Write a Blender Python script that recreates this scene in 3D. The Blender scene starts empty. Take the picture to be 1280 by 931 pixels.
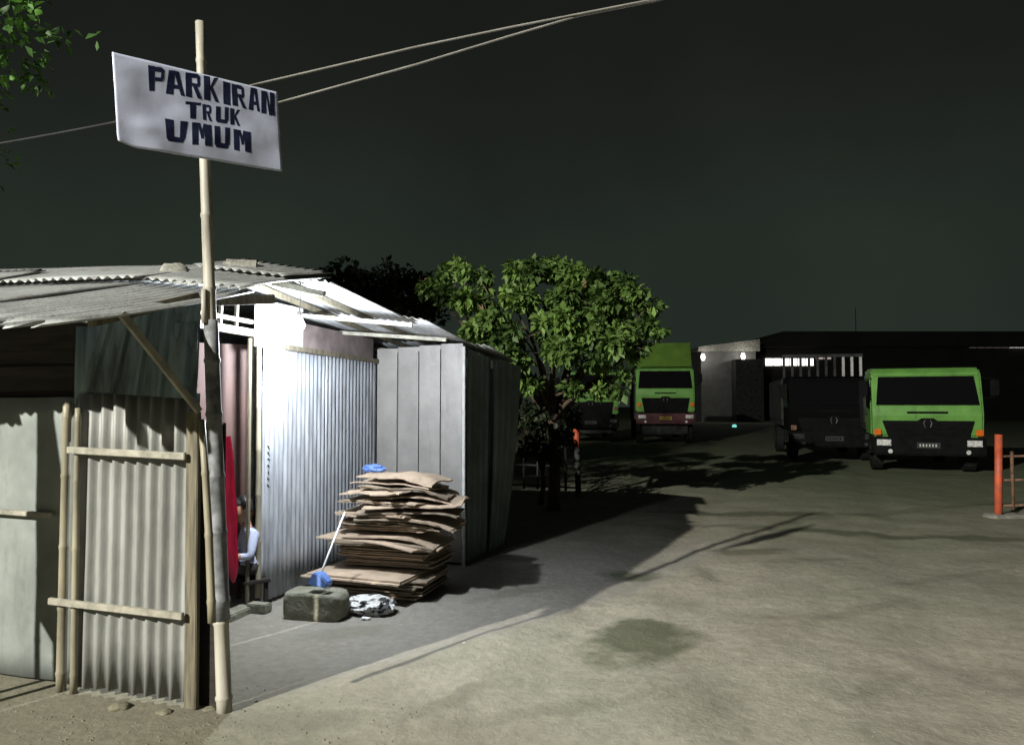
import bpy, bmesh, math, random
import numpy as np
from mathutils import Vector, Matrix, noise

random.seed(7); rng = np.random.default_rng(7)
R = math.radians
sc = bpy.context.scene
COL = sc.collection

# ------------------------------------------------------------------ camera
FPX, CAMH, PITCH = 950.0, 1.6, R(2.4)
cam_d = bpy.data.cameras.new('camera'); cam = bpy.data.objects.new('camera', cam_d); COL.objects.link(cam)
cam_d.sensor_width = 36.0; cam_d.lens = FPX / 1280 * 36.0; cam_d.clip_end = 2000; cam_d.clip_start = 0.05
cam.location = (0, 0, CAMH); cam.rotation_euler = (R(90) + PITCH, 0, 0)
sc.camera = cam

# ------------------------------------------------------------------ night sky
w = bpy.data.worlds.new('World'); sc.world = w; w.use_nodes = True
nt = w.node_tree; nt.nodes.clear()
def wn(t): return nt.nodes.new(t)
tc = wn('ShaderNodeTexCoord'); sep = wn('ShaderNodeSeparateXYZ'); nt.links.new(tc.outputs['Generated'], sep.inputs[0])
ramp = wn('ShaderNodeValToRGB'); cr = ramp.color_ramp
cr.elements[0].position = 0.0; cr.elements[0].color = (.0190, .0255, .0205, 1)
cr.elements[1].position = 0.62; cr.elements[1].color = (.0075, .0073, .0072, 1)
e = cr.elements.new(.20); e.color = (.0185, .0250, .0190, 1)
e = cr.elements.new(.38); e.color = (.0120, .0138, .0118, 1)
nz = wn('ShaderNodeTexNoise'); nz.inputs['Scale'].default_value = 2.6; nz.inputs['Detail'].default_value = 4
nt.links.new(tc.outputs['Generated'], nz.inputs['Vector'])
mul = wn('ShaderNodeMath'); mul.operation = 'MULTIPLY_ADD'; mul.inputs[1].default_value = .9; mul.inputs[2].default_value = .55
nt.links.new(nz.outputs['Fac'], mul.inputs[0]); nt.links.new(sep.outputs['Z'], ramp.inputs[0])
bg = wn('ShaderNodeBackground'); out = wn('ShaderNodeOutputWorld')
nt.links.new(ramp.outputs[0], bg.inputs['Color']); nt.links.new(mul.outputs[0], bg.inputs['Strength']); nt.links.new(bg.outputs[0], out.inputs[0])

sc.render.engine = 'CYCLES'
sc.cycles.use_denoising = True
sc.cycles.sample_clamp_indirect = 4.0
sc.cycles.max_bounces = 6
vs = sc.view_settings
vs.view_transform = 'Standard'; vs.look = 'None'; vs.exposure = 0; vs.gamma = 1; vs.use_curve_mapping = False

# key positions (the yard lamp stands behind the camera, to its left)
LAMP = Vector((-11.4, -7.4, 9.5)); LAMP_W = 36000.0; LAMP_COL = (1.0, .975, .88)
BULB_W = 270.0; BULB_COL = (.86, .92, 1.0)

# ------------------------------------------------------------------ helpers
cp, sp_ = math.cos(PITCH), math.sin(PITCH)
def ray(px, py):
    x = (px - 640) / FPX; y = 1.0; z = -(py - 465.5) / FPX
    return Vector((x, cp * y - sp_ * z, sp_ * y + cp * z))
def W(px, py, Y):
    d = ray(px, py); t = Y / d.y
    return Vector((d.x * t, Y, CAMH + d.z * t))
def G(px, py, h=0.0):
    d = ray(px, py); t = (h - CAMH) / d.z
    return Vector((d.x * t, d.y * t, h))

def tag(o, label=None, cat=None, group=None, kind=None):
    if label: o['label'] = label
    if cat: o['category'] = cat
    if group: o['group'] = group
    if kind: o['kind'] = kind
    return o
def empty(name, loc=(0, 0, 0), rz=0, label=None, cat=None, group=None):
    o = bpy.data.objects.new(name, None); COL.objects.link(o); o.location = loc; o.rotation_euler = (0, 0, rz)
    o.empty_display_size = .1
    return tag(o, label, cat, group)
def link(name, me, parent=None, loc=(0, 0, 0), rz=0):
    o = bpy.data.objects.new(name, me); COL.objects.link(o); o.location = loc; o.rotation_euler = (0, 0, rz)
    if parent: o.parent = parent
    return o

class MB:
    def __init__(s): s.v = []; s.f = []; s.m = []; s.mi = 0
    def add(s, V, F):
        n = len(s.v); s.v += [tuple(p) for p in V]; s.f += [tuple(i + n for i in f) for f in F]; s.m += [s.mi] * len(F); return s
    def box(s, lo, hi):
        (a, b, c), (d, e, f) = lo, hi
        return s.add([(a,b,c),(d,b,c),(d,e,c),(a,e,c),(a,b,f),(d,b,f),(d,e,f),(a,e,f)],
                     [(0,3,2,1),(4,5,6,7),(0,1,5,4),(1,2,6,5),(2,3,7,6),(3,0,4,7)])
    def bar(s, p0, p1, wd, th, up=(0, 0, 1)):
        p0, p1 = Vector(p0), Vector(p1); d = (p1 - p0).normalized(); up = Vector(up)
        sd = d.cross(up)
        if sd.length < 1e-4: sd = d.cross(Vector((0, 1, 0)))
        sd.normalize(); u = sd.cross(d)
        V = []
        for p in (p0, p1):
            for i, j in ((-1,-1),(1,-1),(1,1),(-1,1)): V.append(p + sd * (i * wd / 2) + u * (j * th / 2))
        return s.add(V, [(3,2,1,0),(4,5,6,7),(0,1,5,4),(1,2,6,5),(2,3,7,6),(3,0,4,7)])
    def tube(s, pts, rad, n=10, cap=True):
        pts = [Vector(p) for p in pts]; k = len(pts)
        if not hasattr(rad, '__len__'): rad = [rad] * k
        V = []; F = []; ref = None
        for i, p in enumerate(pts):
            d = (pts[min(i + 1, k - 1)] - pts[max(i - 1, 0)]).normalized()
            if ref is None:
                ref = Vector((0, 0, 1)) if abs(d.z) < .9 else Vector((1, 0, 0))
            a = d.cross(ref).normalized(); b = d.cross(a); ref = -d.cross(a).cross(d) if False else ref
            for j in range(n):
                t = 2 * math.pi * j / n; V.append(p + a * (rad[i] * math.cos(t)) + b * (rad[i] * math.sin(t)))
        for i in range(k - 1):
            for j in range(n):
                F.append((i*n + j, i*n + (j+1) % n, (i+1)*n + (j+1) % n, (i+1)*n + j))
        if cap: F += [tuple(range(n))[::-1], tuple((k-1)*n + j for j in range(n))]
        return s.add(V, F)
    def grid(s, fn, nu, nv):
        V = [fn(i / nu, j / nv) for j in range(nv + 1) for i in range(nu + 1)]
        F = [(j*(nu+1)+i, j*(nu+1)+i+1, (j+1)*(nu+1)+i+1, (j+1)*(nu+1)+i) for j in range(nv) for i in range(nu)]
        return s.add(V, F)
    def slab(s, fn, nu, nv, off):
        """two-sided sheet of thickness off (vector) with closed edges"""
        off = Vector(off)
        A = [Vector(fn(i / nu, j / nv)) for j in range(nv + 1) for i in range(nu + 1)]
        N = len(A); V = A + [p + off for p in A]; W1 = nu + 1
        F = []
        for j in range(nv):
            for i in range(nu):
                q = (j*W1+i, j*W1+i+1, (j+1)*W1+i+1, (j+1)*W1+i)
                F.append(q[::-1]); F.append(tuple(x + N for x in q))
        for i in range(nu):
            F.append((i, i+1, i+1+N, i+N)); a = nv*W1 + i; F.append((a+1, a, a+N, a+1+N))
        for j in range(nv):
            a = j*W1; F.append((a+W1, a, a+N, a+W1+N)); b = j*W1 + nu; F.append((b, b+W1, b+W1+N, b+N))
        return s.add(V, F)
    def prism(s, poly, ax, lo, hi):
        """poly in the two other axes (in order), extruded along axis ax"""
        n = len(poly); V = []
        for t in (lo, hi):
            for p in poly:
                q = list(p); q.insert(ax, t); V.append(q)
        return s.add(V, [tuple(range(n))[::-1], tuple(range(n, 2*n))] + [(i, (i+1) % n, n+(i+1) % n, n+i) for i in range(n)])
    def mesh(s, name, mat, smooth=False, bevel=0):
        me = bpy.data.meshes.new(name); me.from_pydata(s.v, [], s.f); me.update()
        for m in (mat if isinstance(mat, (list, tuple)) else [mat]): me.materials.append(m)
        if any(s.m): me.polygons.foreach_set('material_index', s.m)
        bm = bmesh.new(); bm.from_mesh(me); bmesh.ops.recalc_face_normals(bm, faces=bm.faces)
        if bevel:
            bmesh.ops.bevel(bm, geom=[e for e in bm.edges if e.is_manifold and e.calc_face_angle(0) > .5], offset=bevel, segments=2, affect='EDGES', clamp_overlap=True)
        bm.to_mesh(me); bm.free()
        if smooth: me.polygons.foreach_set('use_smooth', [True] * len(me.polygons)); me.update()
        return me
    def build(s, name, mat, parent=None, smooth=False, bevel=0, loc=(0,0,0), rz=0):
        return link(name, s.mesh(name, mat, smooth, bevel), parent, loc, rz)

def recenter(o):
    """move a top-level mesh's origin to the foot of its own bounding box"""
    me = o.data; n = len(me.vertices); co = np.empty(n * 3); me.vertices.foreach_get('co', co); co = co.reshape(-1, 3)
    c = (co.min(0) + co.max(0)) / 2; c[2] = co[:, 2].min()
    me.vertices.foreach_set('co', (co - c).ravel()); me.update(); o.location = Vector(c) + o.location
    return o

# ------------------------------------------------------------------ materials
def mat(name, col, rough=.7, metal=0.0, var=.15, scale=6.0, col2=None, bump=0.0, bscale=40.0, emit=None, estr=0, spec=.4, stretch=(1,1,1), sharp=(.35,.68), rust=None, ramt=.7, rscale=3.0, rlim=(.56,.70)):
    m = bpy.data.materials.new(name); m.use_nodes = True; t = m.node_tree; N = t.nodes; L = t.links
    p = N['Principled BSDF']; p.inputs['Roughness'].default_value = rough; p.inputs['Metallic'].default_value = metal
    p.inputs['Specular IOR Level'].default_value = spec
    tcx = N.new('ShaderNodeTexCoord'); mp = N.new('ShaderNodeMapping'); mp.inputs['Scale'].default_value = stretch
    oi = N.new('ShaderNodeObjectInfo'); av = N.new('ShaderNodeVectorMath'); av.operation = 'ADD'
    L.new(tcx.outputs['Object'], mp.inputs[0]); L.new(mp.outputs[0], av.inputs[0])
    ml = N.new('ShaderNodeMath'); ml.operation = 'MULTIPLY'; ml.inputs[1].default_value = 37.0
    L.new(oi.outputs['Random'], ml.inputs[0]); L.new(ml.outputs[0], av.inputs[1])
    n1 = N.new('ShaderNodeTexNoise'); n1.inputs['Scale'].default_value = scale; n1.inputs['Detail'].default_value = 5; n1.inputs['Roughness'].default_value = .62
    L.new(av.outputs[0], n1.inputs['Vector'])
    rp = N.new('ShaderNodeValToRGB'); rp.color_ramp.elements[0].position = sharp[0]; rp.color_ramp.elements[1].position = sharp[1]
    c1 = Vector(col); c2 = Vector(col2) if col2 else c1 * (1 - 2 * var)
    rp.color_ramp.elements[0].color = (*c2, 1); rp.color_ramp.elements[1].color = (*(c1 * (1 + (0 if col2 else var))), 1)
    L.new(n1.outputs['Fac'], rp.inputs[0]); L.new(rp.outputs[0], p.inputs['Base Color'])
    if rust:
        m2 = N.new('ShaderNodeMapping'); m2.inputs['Scale'].default_value = (1.6, 1.6, .35); L.new(av.outputs[0], m2.inputs[0])
        n3 = N.new('ShaderNodeTexNoise'); n3.inputs['Scale'].default_value = rscale; n3.inputs['Detail'].default_value = 7; n3.inputs['Roughness'].default_value = .7; L.new(m2.outputs[0], n3.inputs['Vector'])
        mr = N.new('ShaderNodeMapRange'); mr.inputs[1].default_value = rlim[0]; mr.inputs[2].default_value = rlim[1]; mr.inputs[4].default_value = ramt; L.new(n3.outputs['Fac'], mr.inputs[0])
        mx = N.new('ShaderNodeMix'); mx.data_type = 'RGBA'; mx.inputs[7].default_value = (*rust, 1); L.new(mr.outputs[0], mx.inputs['Factor']); L.new(rp.outputs[0], mx.inputs[6]); L.new(mx.outputs[2], p.inputs['Base Color'])
    if bump:
        n2 = N.new('ShaderNodeTexNoise'); n2.inputs['Scale'].default_value = bscale; n2.inputs['Detail'].default_value = 4
        L.new(av.outputs[0], n2.inputs['Vector'])
        b = N.new('ShaderNodeBump'); b.inputs['Strength'].default_value = bump; b.inputs['Distance'].default_value = .02
        L.new(n2.outputs['Fac'], b.inputs['Height']); L.new(b.outputs[0], p.inputs['Normal'])
    if emit: p.inputs['Emission Color'].default_value = (*emit, 1); p.inputs['Emission Strength'].default_value = estr
    return m

M = {}
M['zinc']     = mat('weathered_zinc', (.25,.255,.24), .6, .15, .16, 5, bump=.08, bscale=60, stretch=(1,1,.35), rust=(.13,.105,.075), ramt=.65)
M['zinc_new'] = mat('galvanised_zinc', (.40,.42,.45), .42, .35, .2, 7, bump=.12, bscale=25, stretch=(3,3,.35), rust=(.22,.22,.22), ramt=.6, rlim=(.50,.72))
M['roof']     = mat('old_roof_sheet', (.40,.42,.42), .55, .2, .3, 2.2, col2=(.25,.255,.245), bump=.2, bscale=40, rust=(.13,.10,.075), ramt=.6)
M['ceiling'] = mat('porch_ceiling_sheet', (.60,.61,.62), .5, .1, .15, 4)
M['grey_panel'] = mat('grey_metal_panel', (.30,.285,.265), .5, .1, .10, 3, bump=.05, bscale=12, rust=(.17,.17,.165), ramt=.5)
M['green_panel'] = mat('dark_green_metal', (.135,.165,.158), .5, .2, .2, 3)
M['blue_ribbed'] = mat('teal_ribbed_metal', (.17,.23,.24), .5, .2, .35, 4, stretch=(2,2,.3))
M['pale_sheet'] = mat('pale_painted_sheet', (.185,.205,.192), .7, 0, .13, 3, bump=.1, bscale=10, rust=(.10,.10,.085), ramt=.6, rscale=2.2)
M['bamboo']   = mat('pale_bamboo', (.235,.212,.150), .5, 0, .2, 10, stretch=(1,1,.2))
M['bamboo_w'] = mat('weathered_bamboo', (.33,.31,.26), .55, 0, .2, 10, stretch=(1,1,.2))
M['wood']     = mat('weathered_board', (.135,.118,.080), .75, 0, .25, 9, bump=.25, bscale=30, stretch=(4,4,.4))
M['batten']   = mat('pale_batten', (.28,.265,.215), .7, 0, .2, 12)
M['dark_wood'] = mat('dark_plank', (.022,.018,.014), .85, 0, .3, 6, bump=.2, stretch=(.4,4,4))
M['brown']    = mat('brown_plywood', (.085,.045,.036), .6, 0, .18, 4, stretch=(1,1,.4))
M['mauve']    = mat('faded_board', (.17,.135,.13), .7, 0, .2, 6)
M['pole_shade']     = mat('pole_shade_grey', (.165,.170,.180), .6, 0, .3, 12)
M['red']      = mat('red_cloth', (.70,.11,.23), .8, 0, .12, 6)
M['sign']     = mat('white_banner', (.60,.64,.80), .28, 0, .05, 5, bump=.10, bscale=6, spec=.5, rust=(.36,.37,.42), ramt=.5, rscale=4)
M['ink']      = mat('navy_ink', (.012,.017,.045), .8, 0, .25, 20, spec=.08)
M['card']     = mat('cardboard', (.42,.325,.235), .85, 0, .14, 5, bump=.1, bscale=25, rust=(.20,.15,.10), ramt=.6, rscale=4)
M['card_d']   = mat('cardboard_dull', (.26,.21,.15), .85, 0, .2, 6, bump=.1, bscale=25)
M['concrete'] = mat('mossy_concrete', (.22,.21,.165), .9, 0, .25, 7, col2=(.12,.125,.085), bump=.6, bscale=35)
M['stone']    = mat('roof_stone', (.26,.255,.22), .9, 0, .25, 8, bump=.6, bscale=25)
M['blue']     = mat('blue_plastic', (.12,.21,.50), .45, 0, .08, 8)
M['white']    = mat('white_plastic', (.72,.72,.70), .4, 0, .06, 8)
M['bag']      = mat('printed_sack', (.55,.55,.53), .5, 0, 0, 9, col2=(.02,.02,.022), bump=.2, sharp=(.44,.49), spec=.2)
M['black']    = mat('black_paint', (.012,.012,.012), .6, 0, .1, 8)
M['cable_d']  = mat('black_cable', (.03,.03,.03), .7, 0, .1, 8, spec=.1)
M['cable']    = mat('grey_cable', (.20,.195,.175), .6, 0, .1, 8)
M['bark']     = mat('bark', (.085,.06,.042), .9, 0, .3, 8, bump=.5, stretch=(1,1,.3))
M['orange']   = mat('orange_paint', (.62,.10,.035), .55, 0, .22, 9, col2=(.36,.09,.05))
M['rust']     = mat('rusty_steel', (.20,.11,.07), .75, .2, .3, 14)
M['lime']     = mat('lime_truck_paint', (.15,.36,.075), .35, 0, .10, 3, spec=.5, rust=(.07,.13,.045), ramt=.55, rscale=2.5)
M['lime_d']   = mat('lime_tarpaulin', (.11,.215,.03), .6, 0, .12, 2, bump=.2, bscale=6)
M['charcoal'] = mat('charcoal_plastic', (.008,.0085,.009), .8, 0, .2, 6, spec=.08)
M['truck_shade']   = mat('shade_black_paint', (.003,.0033,.0036), .8, 0, .15, 3, spec=.08)
M['maroon']   = mat('maroon_paint', (.075,.010,.016), .5, 0, .2, 4)
M['rubber']   = mat('tyre_rubber', (.02,.02,.019), .8, 0, .2, 8, spec=.08)
M['steel']    = mat('dull_steel', (.30,.30,.29), .4, .8, .15, 8)
M['glass_d']  = mat('dark_windscreen', (.006,.006,.007), .12, 0, 0, 4, spec=.35)
M['lens']     = mat('headlamp_lens', (.80,.80,.78), .18, .1, .15, 12)
M['amber']    = mat('amber_lens', (.75,.16,.015), .25, 0, .1, 8)
M['plate_y']  = mat('yellow_plate', (.42,.30,.05), .5, 0, .15, 20)
M['plate_k']  = mat('black_plate', (.03,.03,.03), .5, 0, .1, 20)
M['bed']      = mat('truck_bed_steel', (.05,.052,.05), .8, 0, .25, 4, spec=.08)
M['stake']    = mat('pale_stake', (.55,.55,.52), .6, 0, .12, 9)
M['farwall']  = mat('far_render', (.12,.12,.115), .85, 0, .12, 1.5)
M['fardark']  = mat('far_dark_sheet', (.014,.013,.013), .85, 0, .2, .6)
M['skin']     = mat('skin', (.30,.16,.10), .55, 0, .06, 8)
M['hair']     = mat('black_hair', (.012,.010,.009), .5, 0, .2, 60)
M['shirt']    = mat('pale_shirt', (.36,.39,.50), .8, 0, .12, 12)
M['pants']    = mat('dark_trousers', (.025,.022,.022), .85, 0, .2, 12)
def emis(name, col, s):
    return mat(name, (.8,.8,.8), .5, emit=col, estr=s)
M['bulb']     = emis('bulb_glass', (.9,.95,1), 60)
M['lamp_on']  = emis('lamp_lens', (1,.95,.8), 60)
M['far_lamp'] = emis('far_lamp', (1,.93,.85), 6)
M['far_win']  = emis('lit_hall', (1,.96,.88), 2.2)
M['far_win2'] = emis('dim_lit_strip', (1,.8,.75), .32)
M['teal']     = emis('teal_led', (.25,.9,.75), .9)

def leaf_mat(name, c, c2, dry=None):
    m = bpy.data.materials.new(name); m.use_nodes = True; t = m.node_tree; N = t.nodes; L = t.links
    p = N['Principled BSDF']; p.inputs['Roughness'].default_value = .55; p.inputs['Specular IOR Level'].default_value = .35
    at = N.new('ShaderNodeAttribute'); at.attribute_name = 'tone'
    rp = N.new('ShaderNodeValToRGB'); rp.color_ramp.elements[0].color = (*c2, 1); rp.color_ramp.elements[1].color = (*c, 1)
    if dry:
        e = rp.color_ramp.elements.new(.93); e.color = (*c, 1); rp.color_ramp.elements[-1].color = (*dry, 1)
    L.new(at.outputs['Fac'], rp.inputs[0]); L.new(rp.outputs[0], p.inputs['Base Color'])
    tr = N.new('ShaderNodeBsdfTranslucent'); L.new(rp.outputs[0], tr.inputs['Color'])
    mx = N.new('ShaderNodeMixShader'); mx.inputs[0].default_value = .3
    L.new(p.outputs[0], mx.inputs[1]); L.new(tr.outputs[0], mx.inputs[2]); L.new(mx.outputs[0], N['Material Output'].inputs[0])
    return m
M['leaf']   = leaf_mat('broad_leaf', (.19,.31,.07), (.030,.062,.016), dry=(.22,.13,.08))
M['leaf_d'] = leaf_mat('dark_leaf', (.045,.085,.022), (.014,.030,.010))
M['leaf_b'] = leaf_mat('bright_leaf', (.075,.20,.022), (.016,.036,.010))
M['leaf_x'] = leaf_mat('shrub_leaf', (.026,.04,.016), (.010,.016,.008))

# sign cloth lets a little lamp light through
def add_translucent(m, f):
    t = m.node_tree; N = t.nodes; L = t.links; p = N['Principled BSDF']
    tr = N.new('ShaderNodeBsdfTranslucent'); tr.inputs['Color'].default_value = (.75,.78,.85,1)
    mx = N.new('ShaderNodeMixShader'); mx.inputs[0].default_value = f
    L.new(p.outputs[0], mx.inputs[1]); L.new(tr.outputs[0], mx.inputs[2]); L.new(mx.outputs[0], N['Material Output'].inputs[0])
add_translucent(M['sign'], .30)
add_translucent(M['red'], .45); M['red'].node_tree.nodes['Translucent BSDF'].inputs['Color'].default_value = (.62,.09,.20,1)

# ------------------------------------------------------------------ ground
def axis(lo, hi, step, far, lo_far=None):
    a = list(np.arange(lo, hi + 1e-6, step)); s = step
    x = hi
    while x < far: s *= 1.35; x += s; a.append(x)
    s = step; x = lo; pre = []
    lf = -far if lo_far is None else lo_far
    while x > lf: s *= 1.35; x -= s; pre.append(x)
    return np.array(pre[::-1] + a)
def ground_h(x, y):
    n = noise.noise
    h = .030 * n((x * .55, y * .55, 1.3)) + .022 * n((x * 1.6, y * 1.6, 4.1)) + .009 * n((x * 4.5, y * 4.5, 8.0))
    # soft wheel ruts running off to the yard
    d = (x - 3.2) * .80 - (y - 8.0) * .33
    for c in (-1.3, .75): h -= .022 * math.exp(-((d - c) / .22) ** 2)
    # low sand ridge where the greyer ground ends
    rx = .0 + (x + 1.2) * .9; ry = 4.55 + (x + 1.2) * .95
    dd = (y - ry) * .70 + .10 * n((x * 1.4, y * 1.4, 2.2))
    if -1.4 < x < 1.8: h += .035 * math.exp(-((dd + .18) / .20) ** 2)
    fade = min(1, max(0, (60 - math.hypot(x, y)) / 30))
    # flat under the shack
    a = (x + 2.0) * .955 - (y - 6.06) * .296; b = (x + 2.0) * .296 + (y - 6.06) * .955
    f2 = 1.0
    if b > -2.6 and a < 1.9: f2 = min(1, max(.15, max((a - .9) / 1.0, (-2.0 - b) / .6)))
    return (h - .012) * fade * f2
gx = axis(-5, 11, .085, 420); gy = axis(1.6, 19, .085, 420, -60)
X, Y = np.meshgrid(gx, gy)
gv = [(float(x), float(y), ground_h(float(x), float(y))) for x, y in zip(X.ravel(), Y.ravel())]
nx_, ny_ = len(gx), len(gy)
gf = [(j*nx_+i, j*nx_+i+1, (j+1)*nx_+i+1, (j+1)*nx_+i) for j in range(ny_-1) for i in range(nx_-1)]
me = bpy.data.meshes.new('ground'); me.from_pydata(gv, [], gf); me.polygons.foreach_set('use_smooth', [True]*len(gf))

m = bpy.data.materials.new('packed_dirt'); m.use_nodes = True; t = m.node_tree; N = t.nodes; L = t.links
p = N['Principled BSDF']; p.inputs['Roughness'].default_value = .95; p.inputs['Specular IOR Level'].default_value = .15
tcx = N.new('ShaderNodeTexCoord')
def tex(scale, detail=5, vec=None, rough=.6):
    n = N.new('ShaderNodeTexNoise'); n.inputs['Scale'].default_value = scale; n.inputs['Detail'].default_value = detail; n.inputs['Roughness'].default_value = rough
    L.new(vec or tcx.outputs['Object'], n.inputs['Vector']); return n
def cramp(src, p0, c0, p1, c1):
    r = N.new('ShaderNodeValToRGB'); r.color_ramp.elements[0].position = p0; r.color_ramp.elements[0].color = (*c0, 1)
    r.color_ramp.elements[1].position = p1; r.color_ramp.elements[1].color = (*c1, 1); L.new(src, r.inputs[0]); return r
def mixc(fac, a, b, mode='MIX'):
    x = N.new('ShaderNodeMix'); x.data_type = 'RGBA'; x.blend_type = mode
    if isinstance(fac, float): x.inputs['Factor'].default_value = fac
    else: L.new(fac, x.inputs['Factor'])
    for s, i in ((a, 6), (b, 7)):
        if isinstance(s, tuple): x.inputs[i].default_value = (*s, 1)
        else: L.new(s, x.inputs[i])
    return x.outputs[2]
big = tex(.35, 3); mid = tex(1.5, 6); fine = tex(14, 6, rough=.75)
base = cramp(mid.outputs['Fac'], .32, (.215,.198,.155), .66, (.310,.288,.232)).outputs[0]
mossy = cramp(big.outputs['Fac'], .42, (0,0,0), .66, (.55,.55,.55)).outputs[0]
base = mixc(mossy, base, (.195,.205,.150))
# turns darker and greener with distance and towards the right
sx = N.new('ShaderNodeSeparateXYZ'); L.new(tcx.outputs['Object'], sx.inputs[0])
def madd(src, m_, a_):
    n = N.new('ShaderNodeMath'); n.operation = 'MULTIPLY_ADD'; n.inputs[1].default_value = m_
    L.new(src, n.inputs[0])
    if isinstance(a_, float): n.inputs[2].default_value = a_
    else: L.new(a_, n.inputs[2])
    return n.outputs[0]
gd = madd(sx.outputs['Y'], 1.0, madd(sx.outputs['X'], 1.35, 0.0)); gd = madd(big.outputs['Fac'], 5.0, gd)
gm = N.new('ShaderNodeMapRange'); gm.interpolation_type = 'SMOOTHSTEP'; gm.inputs[1].default_value = 11.0; gm.inputs[2].default_value = 30.0; gm.inputs[4].default_value = .9
L.new(gd, gm.inputs[0]); base = mixc(gm.outputs[0], base, (.145,.172,.105))
# greyer ground round the porch, up to a ragged curved edge
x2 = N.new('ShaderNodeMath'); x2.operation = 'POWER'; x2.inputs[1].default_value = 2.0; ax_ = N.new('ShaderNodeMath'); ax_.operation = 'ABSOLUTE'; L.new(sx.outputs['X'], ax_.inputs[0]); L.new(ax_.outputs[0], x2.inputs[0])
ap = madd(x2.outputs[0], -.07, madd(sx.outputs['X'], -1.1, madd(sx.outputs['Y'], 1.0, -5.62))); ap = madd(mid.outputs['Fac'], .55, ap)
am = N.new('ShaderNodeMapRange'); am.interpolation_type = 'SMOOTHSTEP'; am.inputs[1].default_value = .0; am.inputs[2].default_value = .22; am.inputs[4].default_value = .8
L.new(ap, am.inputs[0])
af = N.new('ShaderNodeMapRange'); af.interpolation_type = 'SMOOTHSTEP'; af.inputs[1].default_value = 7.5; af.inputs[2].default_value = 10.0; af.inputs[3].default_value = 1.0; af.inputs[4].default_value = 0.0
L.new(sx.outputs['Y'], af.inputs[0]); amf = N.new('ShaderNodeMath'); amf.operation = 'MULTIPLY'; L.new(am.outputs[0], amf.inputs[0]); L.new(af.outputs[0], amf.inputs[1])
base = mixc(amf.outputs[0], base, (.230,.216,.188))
# darker rubbly earth along the shack front
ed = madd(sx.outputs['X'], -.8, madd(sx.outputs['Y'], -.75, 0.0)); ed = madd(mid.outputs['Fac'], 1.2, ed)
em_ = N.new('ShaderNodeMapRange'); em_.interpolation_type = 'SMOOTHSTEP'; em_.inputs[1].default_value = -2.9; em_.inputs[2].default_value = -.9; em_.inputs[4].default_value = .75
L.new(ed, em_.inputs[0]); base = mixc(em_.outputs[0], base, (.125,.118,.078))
grit = cramp(fine.outputs['Fac'], .25, (.62,.62,.62), .75, (1.18,1.18,1.18)).outputs[0]
base = mixc(.8, base, grit, 'MULTIPLY')
# damp stains and dark rut bands, each with its own place and ragged outline
def stain_or_band(cx, cy, rx, ry, rot, col, amt, prev):
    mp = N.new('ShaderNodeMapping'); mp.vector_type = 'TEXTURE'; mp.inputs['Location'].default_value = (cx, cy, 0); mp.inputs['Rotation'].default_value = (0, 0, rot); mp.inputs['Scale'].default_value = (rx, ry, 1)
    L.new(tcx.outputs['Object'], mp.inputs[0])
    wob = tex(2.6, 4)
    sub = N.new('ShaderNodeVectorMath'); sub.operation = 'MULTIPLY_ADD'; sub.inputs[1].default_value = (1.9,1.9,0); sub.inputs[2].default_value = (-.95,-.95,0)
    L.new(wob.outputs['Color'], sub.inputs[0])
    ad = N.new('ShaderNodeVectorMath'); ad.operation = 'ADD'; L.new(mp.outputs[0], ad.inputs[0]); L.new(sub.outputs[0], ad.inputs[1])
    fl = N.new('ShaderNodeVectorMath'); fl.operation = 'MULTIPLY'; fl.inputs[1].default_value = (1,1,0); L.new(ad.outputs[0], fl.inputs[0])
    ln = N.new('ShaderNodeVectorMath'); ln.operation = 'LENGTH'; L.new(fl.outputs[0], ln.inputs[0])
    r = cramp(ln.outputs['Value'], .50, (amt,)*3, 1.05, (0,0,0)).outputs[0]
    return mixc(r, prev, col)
g1 = G(795, 797)
base = stain_or_band(g1.x, g1.y + .05, .46, .66, -.5, (.075,.080,.050), .9, base)
g2 = G(935, 640); base = stain_or_band(g2.x, g2.y, 2.0, .35, -.10, (.085,.09,.06), .85, base)
g3 = G(1150, 668); base = stain_or_band(g3.x, g3.y, 2.6, .30, -.30, (.075,.085,.05), .8, base)
g4 = G(1000, 768); base = stain_or_band(g4.x, g4.y, .45, .07, .0, (.17,.155,.115), .5, base)
g5 = G(950, 690); base = stain_or_band(g5.x, g5.y, .6, .25, .1, (.09,.09,.06), .8, base)
g6 = G(790, 715); base = stain_or_band(g6.x, g6.y, .35, .22, .2, (.08,.085,.055), .85, base)
g7 = G(520, 830); base = stain_or_band(g7.x, g7.y, .3, .08, .4, (.16,.15,.12), .5, base)
for (px, py, rx, ry, rot, am) in ((1080,760,.9,.10,.5,.45),(1180,720,1.2,.10,.45,.45),(700,880,.5,.12,.3,.4),(900,870,.35,.2,1.0,.35),(1100,850,.6,.08,.6,.35),(560,870,.4,.1,.9,.5),(430,790,.35,.2,.2,.45),(640,740,.5,.14,.6,.5),(1020,700,.8,.12,.3,.5),(350,900,.5,.15,.1,.6)):
    gq = G(px, py); base = stain_or_band(gq.x, gq.y, rx, ry, rot, (.12,.115,.085), am, base)
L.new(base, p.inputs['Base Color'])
b = N.new('ShaderNodeBump'); b.inputs['Strength'].default_value = .55; b.inputs['Distance'].default_value = .012
bn = tex(32, 8, rough=.72); L.new(bn.outputs['Fac'], b.inputs['Height'])
b2 = N.new('ShaderNodeBump'); b2.inputs['Strength'].default_value = .45; b2.inputs['Distance'].default_value = .03
bn2 = tex(7, 5); L.new(bn2.outputs['Fac'], b2.inputs['Height']); L.new(b.outputs[0], b2.inputs['Normal']); L.new(b2.outputs[0], p.inputs['Normal'])
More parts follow.
